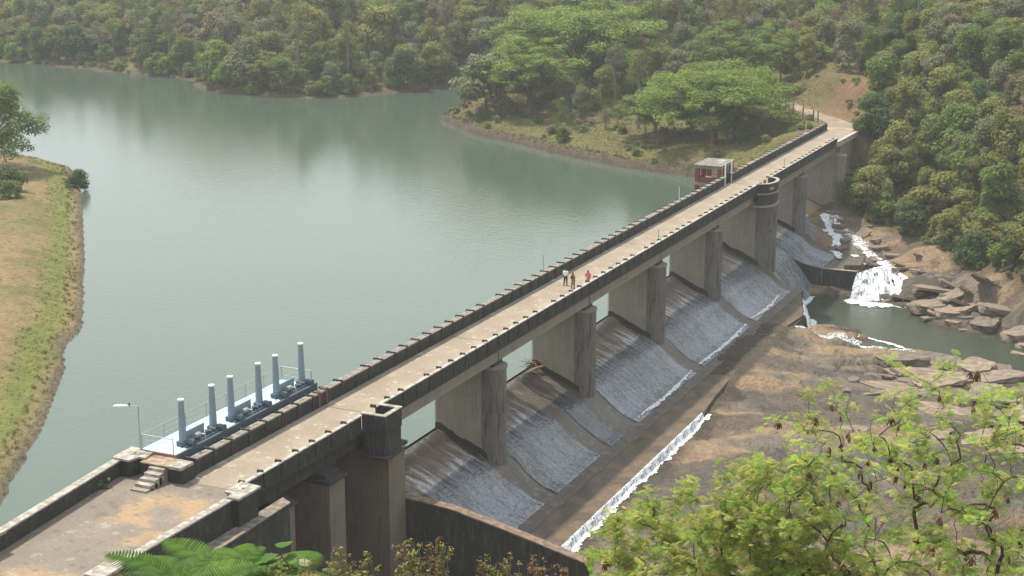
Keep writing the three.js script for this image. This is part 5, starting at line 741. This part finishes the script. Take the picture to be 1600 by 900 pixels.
const weedMats = [leafMat(0.20, 0.145, 0.09, 0.2), leafMat(0.17, 0.115, 0.07, 0.2), leafMat(0.30, 0.29, 0.14, 0.2), leafMat(0.20, 0.20, 0.07, 0.2)];
function weed(label, p, h, n, spreadR, seed, mixer) {
  const R = rng(seed), t = thing('seeding_weed', label, 'weed'), stems = [], heads = [[], []];
  for (let i = 0; i < n; i++) { const a = R() * 6.28, d = spreadR * Math.sqrt(R()), b = V(p[0] + Math.cos(a) * d * 0.6, p[1] - h, p[2] + Math.sin(a) * d * 0.6), e = V(p[0] + Math.cos(a) * d, p[1] - 0.45 * R() * R() - d * 0.25 + 0.15, p[2] + Math.sin(a) * d); stems.push(tubeAlong([b, b.clone().lerp(e, 0.6).add(V(0.05 * R(), 0.1, 0.05 * R())), e], [0.014, 0.01, 0.004], 5)); const c = []; for (let j = 0; j < 9; j++) c.push({ x: lerp(e.x, b.x, j * 0.045) + (R() - 0.5) * 0.12, y: lerp(e.y, b.y, j * 0.045) + (R() - 0.5) * 0.05, z: lerp(e.z, b.z, j * 0.045) + (R() - 0.5) * 0.12, r: 0.03 + 0.045 * R(), f: 1 }); heads[R() < mixer ? 0 : 1].push(...c); }
  part('stems', stems, M.barkPale, t, false);
  heads.forEach((c, k) => { if (c.length) { const m = shade(new THREE.Mesh(leafCloud(c, c.length * 18, 0.02, seed + k), weedMats[(seed + k * 2) % 4])); m.name = k ? 'leaves' : 'seed_heads'; t.add(m); } });
  return t;
}
const cam = camera.position, at = (px, py, d) => V(0, 0, 0).copy(cam).addScaledVector(CF, d).addScaledVector(CR, px * d).addScaledVector(CU, py * d);   // a place on the slope before the camera, in metres across and up at a distance
const spotA = at(-0.108, -0.179, 21), spotB = at(-0.060, -0.172, 20), spotC = at(-0.010, -0.181, 21), spotD = at(0.020, -0.185, 20), spotE = at(-0.145, -0.182, 22);
weed('brown headed dry weed clump in front of the dark sluice piers', spotA.toArray(), 3, 26, 0.42, 3, 0.8);
weed('pale green and brown weed stem rising before the foot of the sloping wall', spotB.toArray(), 3, 30, 0.4, 5, 0.45);
weed('low dry weed clump under the middle of the sloping dark wall', spotC.toArray(), 3, 24, 0.4, 7, 0.7);
weed('brown seeding weeds at the outer end of the sloping wall', spotD.toArray(), 3, 26, 0.36, 9, 0.85);
// weed
weed('weeds tangled with the broad leaves beside the fern fronds', spotE.toArray(), 3, 16, 0.4, 11, 0.5);
{ // ferns
  const fm = [leafMat(0.075, 0.145, 0.035, 0.3), leafMat(0.10, 0.175, 0.04, 0.3)];
  const frond = (L, seed) => { const R = rng(seed), pos = [], idx = [], col = []; let n = 0; const m = 26; for (let i = 1; i < m; i++) for (const s of [1, -1]) { const t = i / m, x = L * t, y = -0.38 * L * t * t + 0.12 * L * t, w = L * 0.34 * Math.pow(Math.sin(Math.PI * (0.12 + 0.86 * t)), 0.8), f = 0.75 + 0.5 * R(), dx = 0.35 * w, hw = L / m * 0.42; const v = [[x - hw, y, 0], [x + dx * 0.5 - hw * 0.9, y + 0.03 * w, s * w * 0.5], [x + dx, y - 0.22 * w, s * w], [x + dx * 0.5 + hw * 0.9, y + 0.02 * w, s * w * 0.5], [x + hw, y, 0]]; for (const q of v) { pos.push(...q); col.push(f, f, f * 0.85); } idx.push(n, n + 1, n + 4, n + 1, n + 3, n + 4, n + 1, n + 2, n + 3); n += 5; }
    const g = new THREE.BufferGeometry(); g.setAttribute('position', new THREE.Float32BufferAttribute(pos, 3)); g.setAttribute('color', new THREE.Float32BufferAttribute(col, 3)); g.setAttribute('uv', new THREE.Float32BufferAttribute(new Float32Array(n * 2), 2)); g.setIndex(idx); g.computeVertexNormals(); return g; };
  const F = [frond(1.5, 1), frond(1.2, 2), frond(1.75, 3)];
  const fern = (label, p, n, seed, turn) => { const R = rng(seed), t = thing('tree_fern', label, 'fern', p); part('stem', bar(V(0, -5, 0), V(0, 0, 0), 0.12, 8, 0.08), M.barkNear, t, false); for (let i = 0; i < n; i++) { const o = shade(new THREE.Mesh(F[Math.floor(R() * 3)], fm[i % 2])); o.name = 'frond'; o.rotation.set(0, turn + i / n * 6.283 + (R() - 0.5) * 0.5, 0.15 + 0.5 * R(), 'YXZ'); o.scale.setScalar(0.5 + 0.3 * R()); t.add(o); } return t; };
  fern('large green fern with drooping fronds below the end of the near wall', at(-0.186, -0.190, 25).toArray(), 16, 3, 0.3);
  fern('green fern spreading over the pale coping of the near wall', at(-0.216, -0.193, 24).toArray(), 14, 5, 1.0);
  fern('lower fern between the broad leaved plant and the large fern', at(-0.155, -0.194, 25).toArray(), 14, 8, 0.7);
  const broad = (label, p, n, seed, m) => { const R = rng(seed), t = thing('broad_leaved_plant', label, 'plant', p); part('stem', bar(V(0, -5, 0), V(0, -0.4, 0), 0.05, 8, 0.03), M.barkNear, t, false);
    const leaf = () => { const pos = [], idx = [], a = 10; for (let i = 0; i <= a; i++) { const s = i / a, w = 0.5 * Math.pow(Math.sin(Math.PI * Math.pow(s, 0.75)), 0.75) * 0.62 * (1 + 0.1 * Math.sin(i * 2.1)); for (const e of [-1, -0.5, 0, 0.5, 1]) pos.push(s * 0.72, -0.25 * s * s + 0.14 * Math.abs(e) * w + 0.012 * Math.sin(i * 3 + e * 4), e * w); } for (let i = 0; i < a; i++) for (let e = 0; e < 4; e++) { const q = i * 5 + e; idx.push(q, q + 1, q + 5, q + 1, q + 6, q + 5); } const g = new THREE.BufferGeometry(); g.setAttribute('position', new THREE.Float32BufferAttribute(pos, 3)); g.setAttribute('color', new THREE.Float32BufferAttribute(new Float32Array(pos.length).fill(1), 3)); g.setAttribute('uv', new THREE.Float32BufferAttribute(new Float32Array(pos.length / 3 * 2), 2)); g.setIndex(idx); g.computeVertexNormals(); return g; }; const L = leaf();
    for (let i = 0; i < n; i++) { const o = shade(new THREE.Mesh(L, m[i % m.length])); o.name = 'leaf'; o.position.set((R() - 0.5) * 0.3, -0.45 * R(), (R() - 0.5) * 0.3); o.rotation.set((R() - 0.5) * 0.4, i * 2.4 + R() * 0.4, 0.55 - 0.7 * R(), 'YXZ'); o.scale.setScalar(0.32 + 0.28 * R()); t.add(o); } return t; };
  broad('plant with big rounded bright green leaves in front of the sluice piers', at(-0.151, -0.170, 24).toArray(), 12, 3, [fm[0], fm[1], leafMat(0.13, 0.20, 0.05, 0.3)]);
  broad('browning broad leaved plant beside the bright rounded leaves', at(-0.130, -0.180, 23).toArray(), 9, 8, [leafMat(0.22, 0.13, 0.05, 0.3), fm[1], leafMat(0.30, 0.30, 0.18, 0.3)]);
}
{ const R = rng(91), c = []; for (let i = 0; i < 10; i++) c.push({ x: (R() - 0.5) * 0.7, y: 0.1 + 0.4 * R(), z: (R() - 0.5) * 0.5, r: 0.16 }); const t = thing('wall_weed', 'small pale green weed growing at the foot of the lake side wall', 'weed', [72.1, 0, -4.0]); const m = shade(new THREE.Mesh(leafCloud(c, 320, 0.09, 4), leafMat(0.17, 0.22, 0.12))); m.name = 'leaves'; t.add(m); part('stems', [bar(V(0, 0, 0), V(0.1, 0.5, 0.1), 0.015, 5), bar(V(0, 0, 0), V(-0.2, 0.45, 0), 0.015, 5)], M.bark, t); }
{ const R = rng(92), t = thing('driftwood', 'heap of brown driftwood caught at the foot of the second pier', 'driftwood', [132.0, -8.15, -0.9]), l = []; for (let i = 0; i < 16; i++) { const a = R() * 6.28, L = 0.5 + 1.1 * R(); l.push(bar(V((R() - 0.5) * 1.2, 0.1 + 0.4 * R(), (R() - 0.5) * 0.8), V((R() - 0.5) * 1.2 + Math.cos(a) * L, 0.1 + 0.5 * R(), (R() - 0.5) * 0.8 + Math.sin(a) * L), 0.06, 6, 0.03)); } part('sticks', l, mat({ color: lin(0.19, 0.11, 0.06) }), t); part('log', tubeAlong([V(-2.6, 0.15, 0.6), V(-1.2, 0.25, 0.9), V(0.4, 0.15, 1.3), V(1.2, 0.0, 2.2)], [0.05, 0.1, 0.13, 0.08], 8), mat({ color: lin(0.26, 0.19, 0.13) }), t); }
renderer.render(scene, camera);
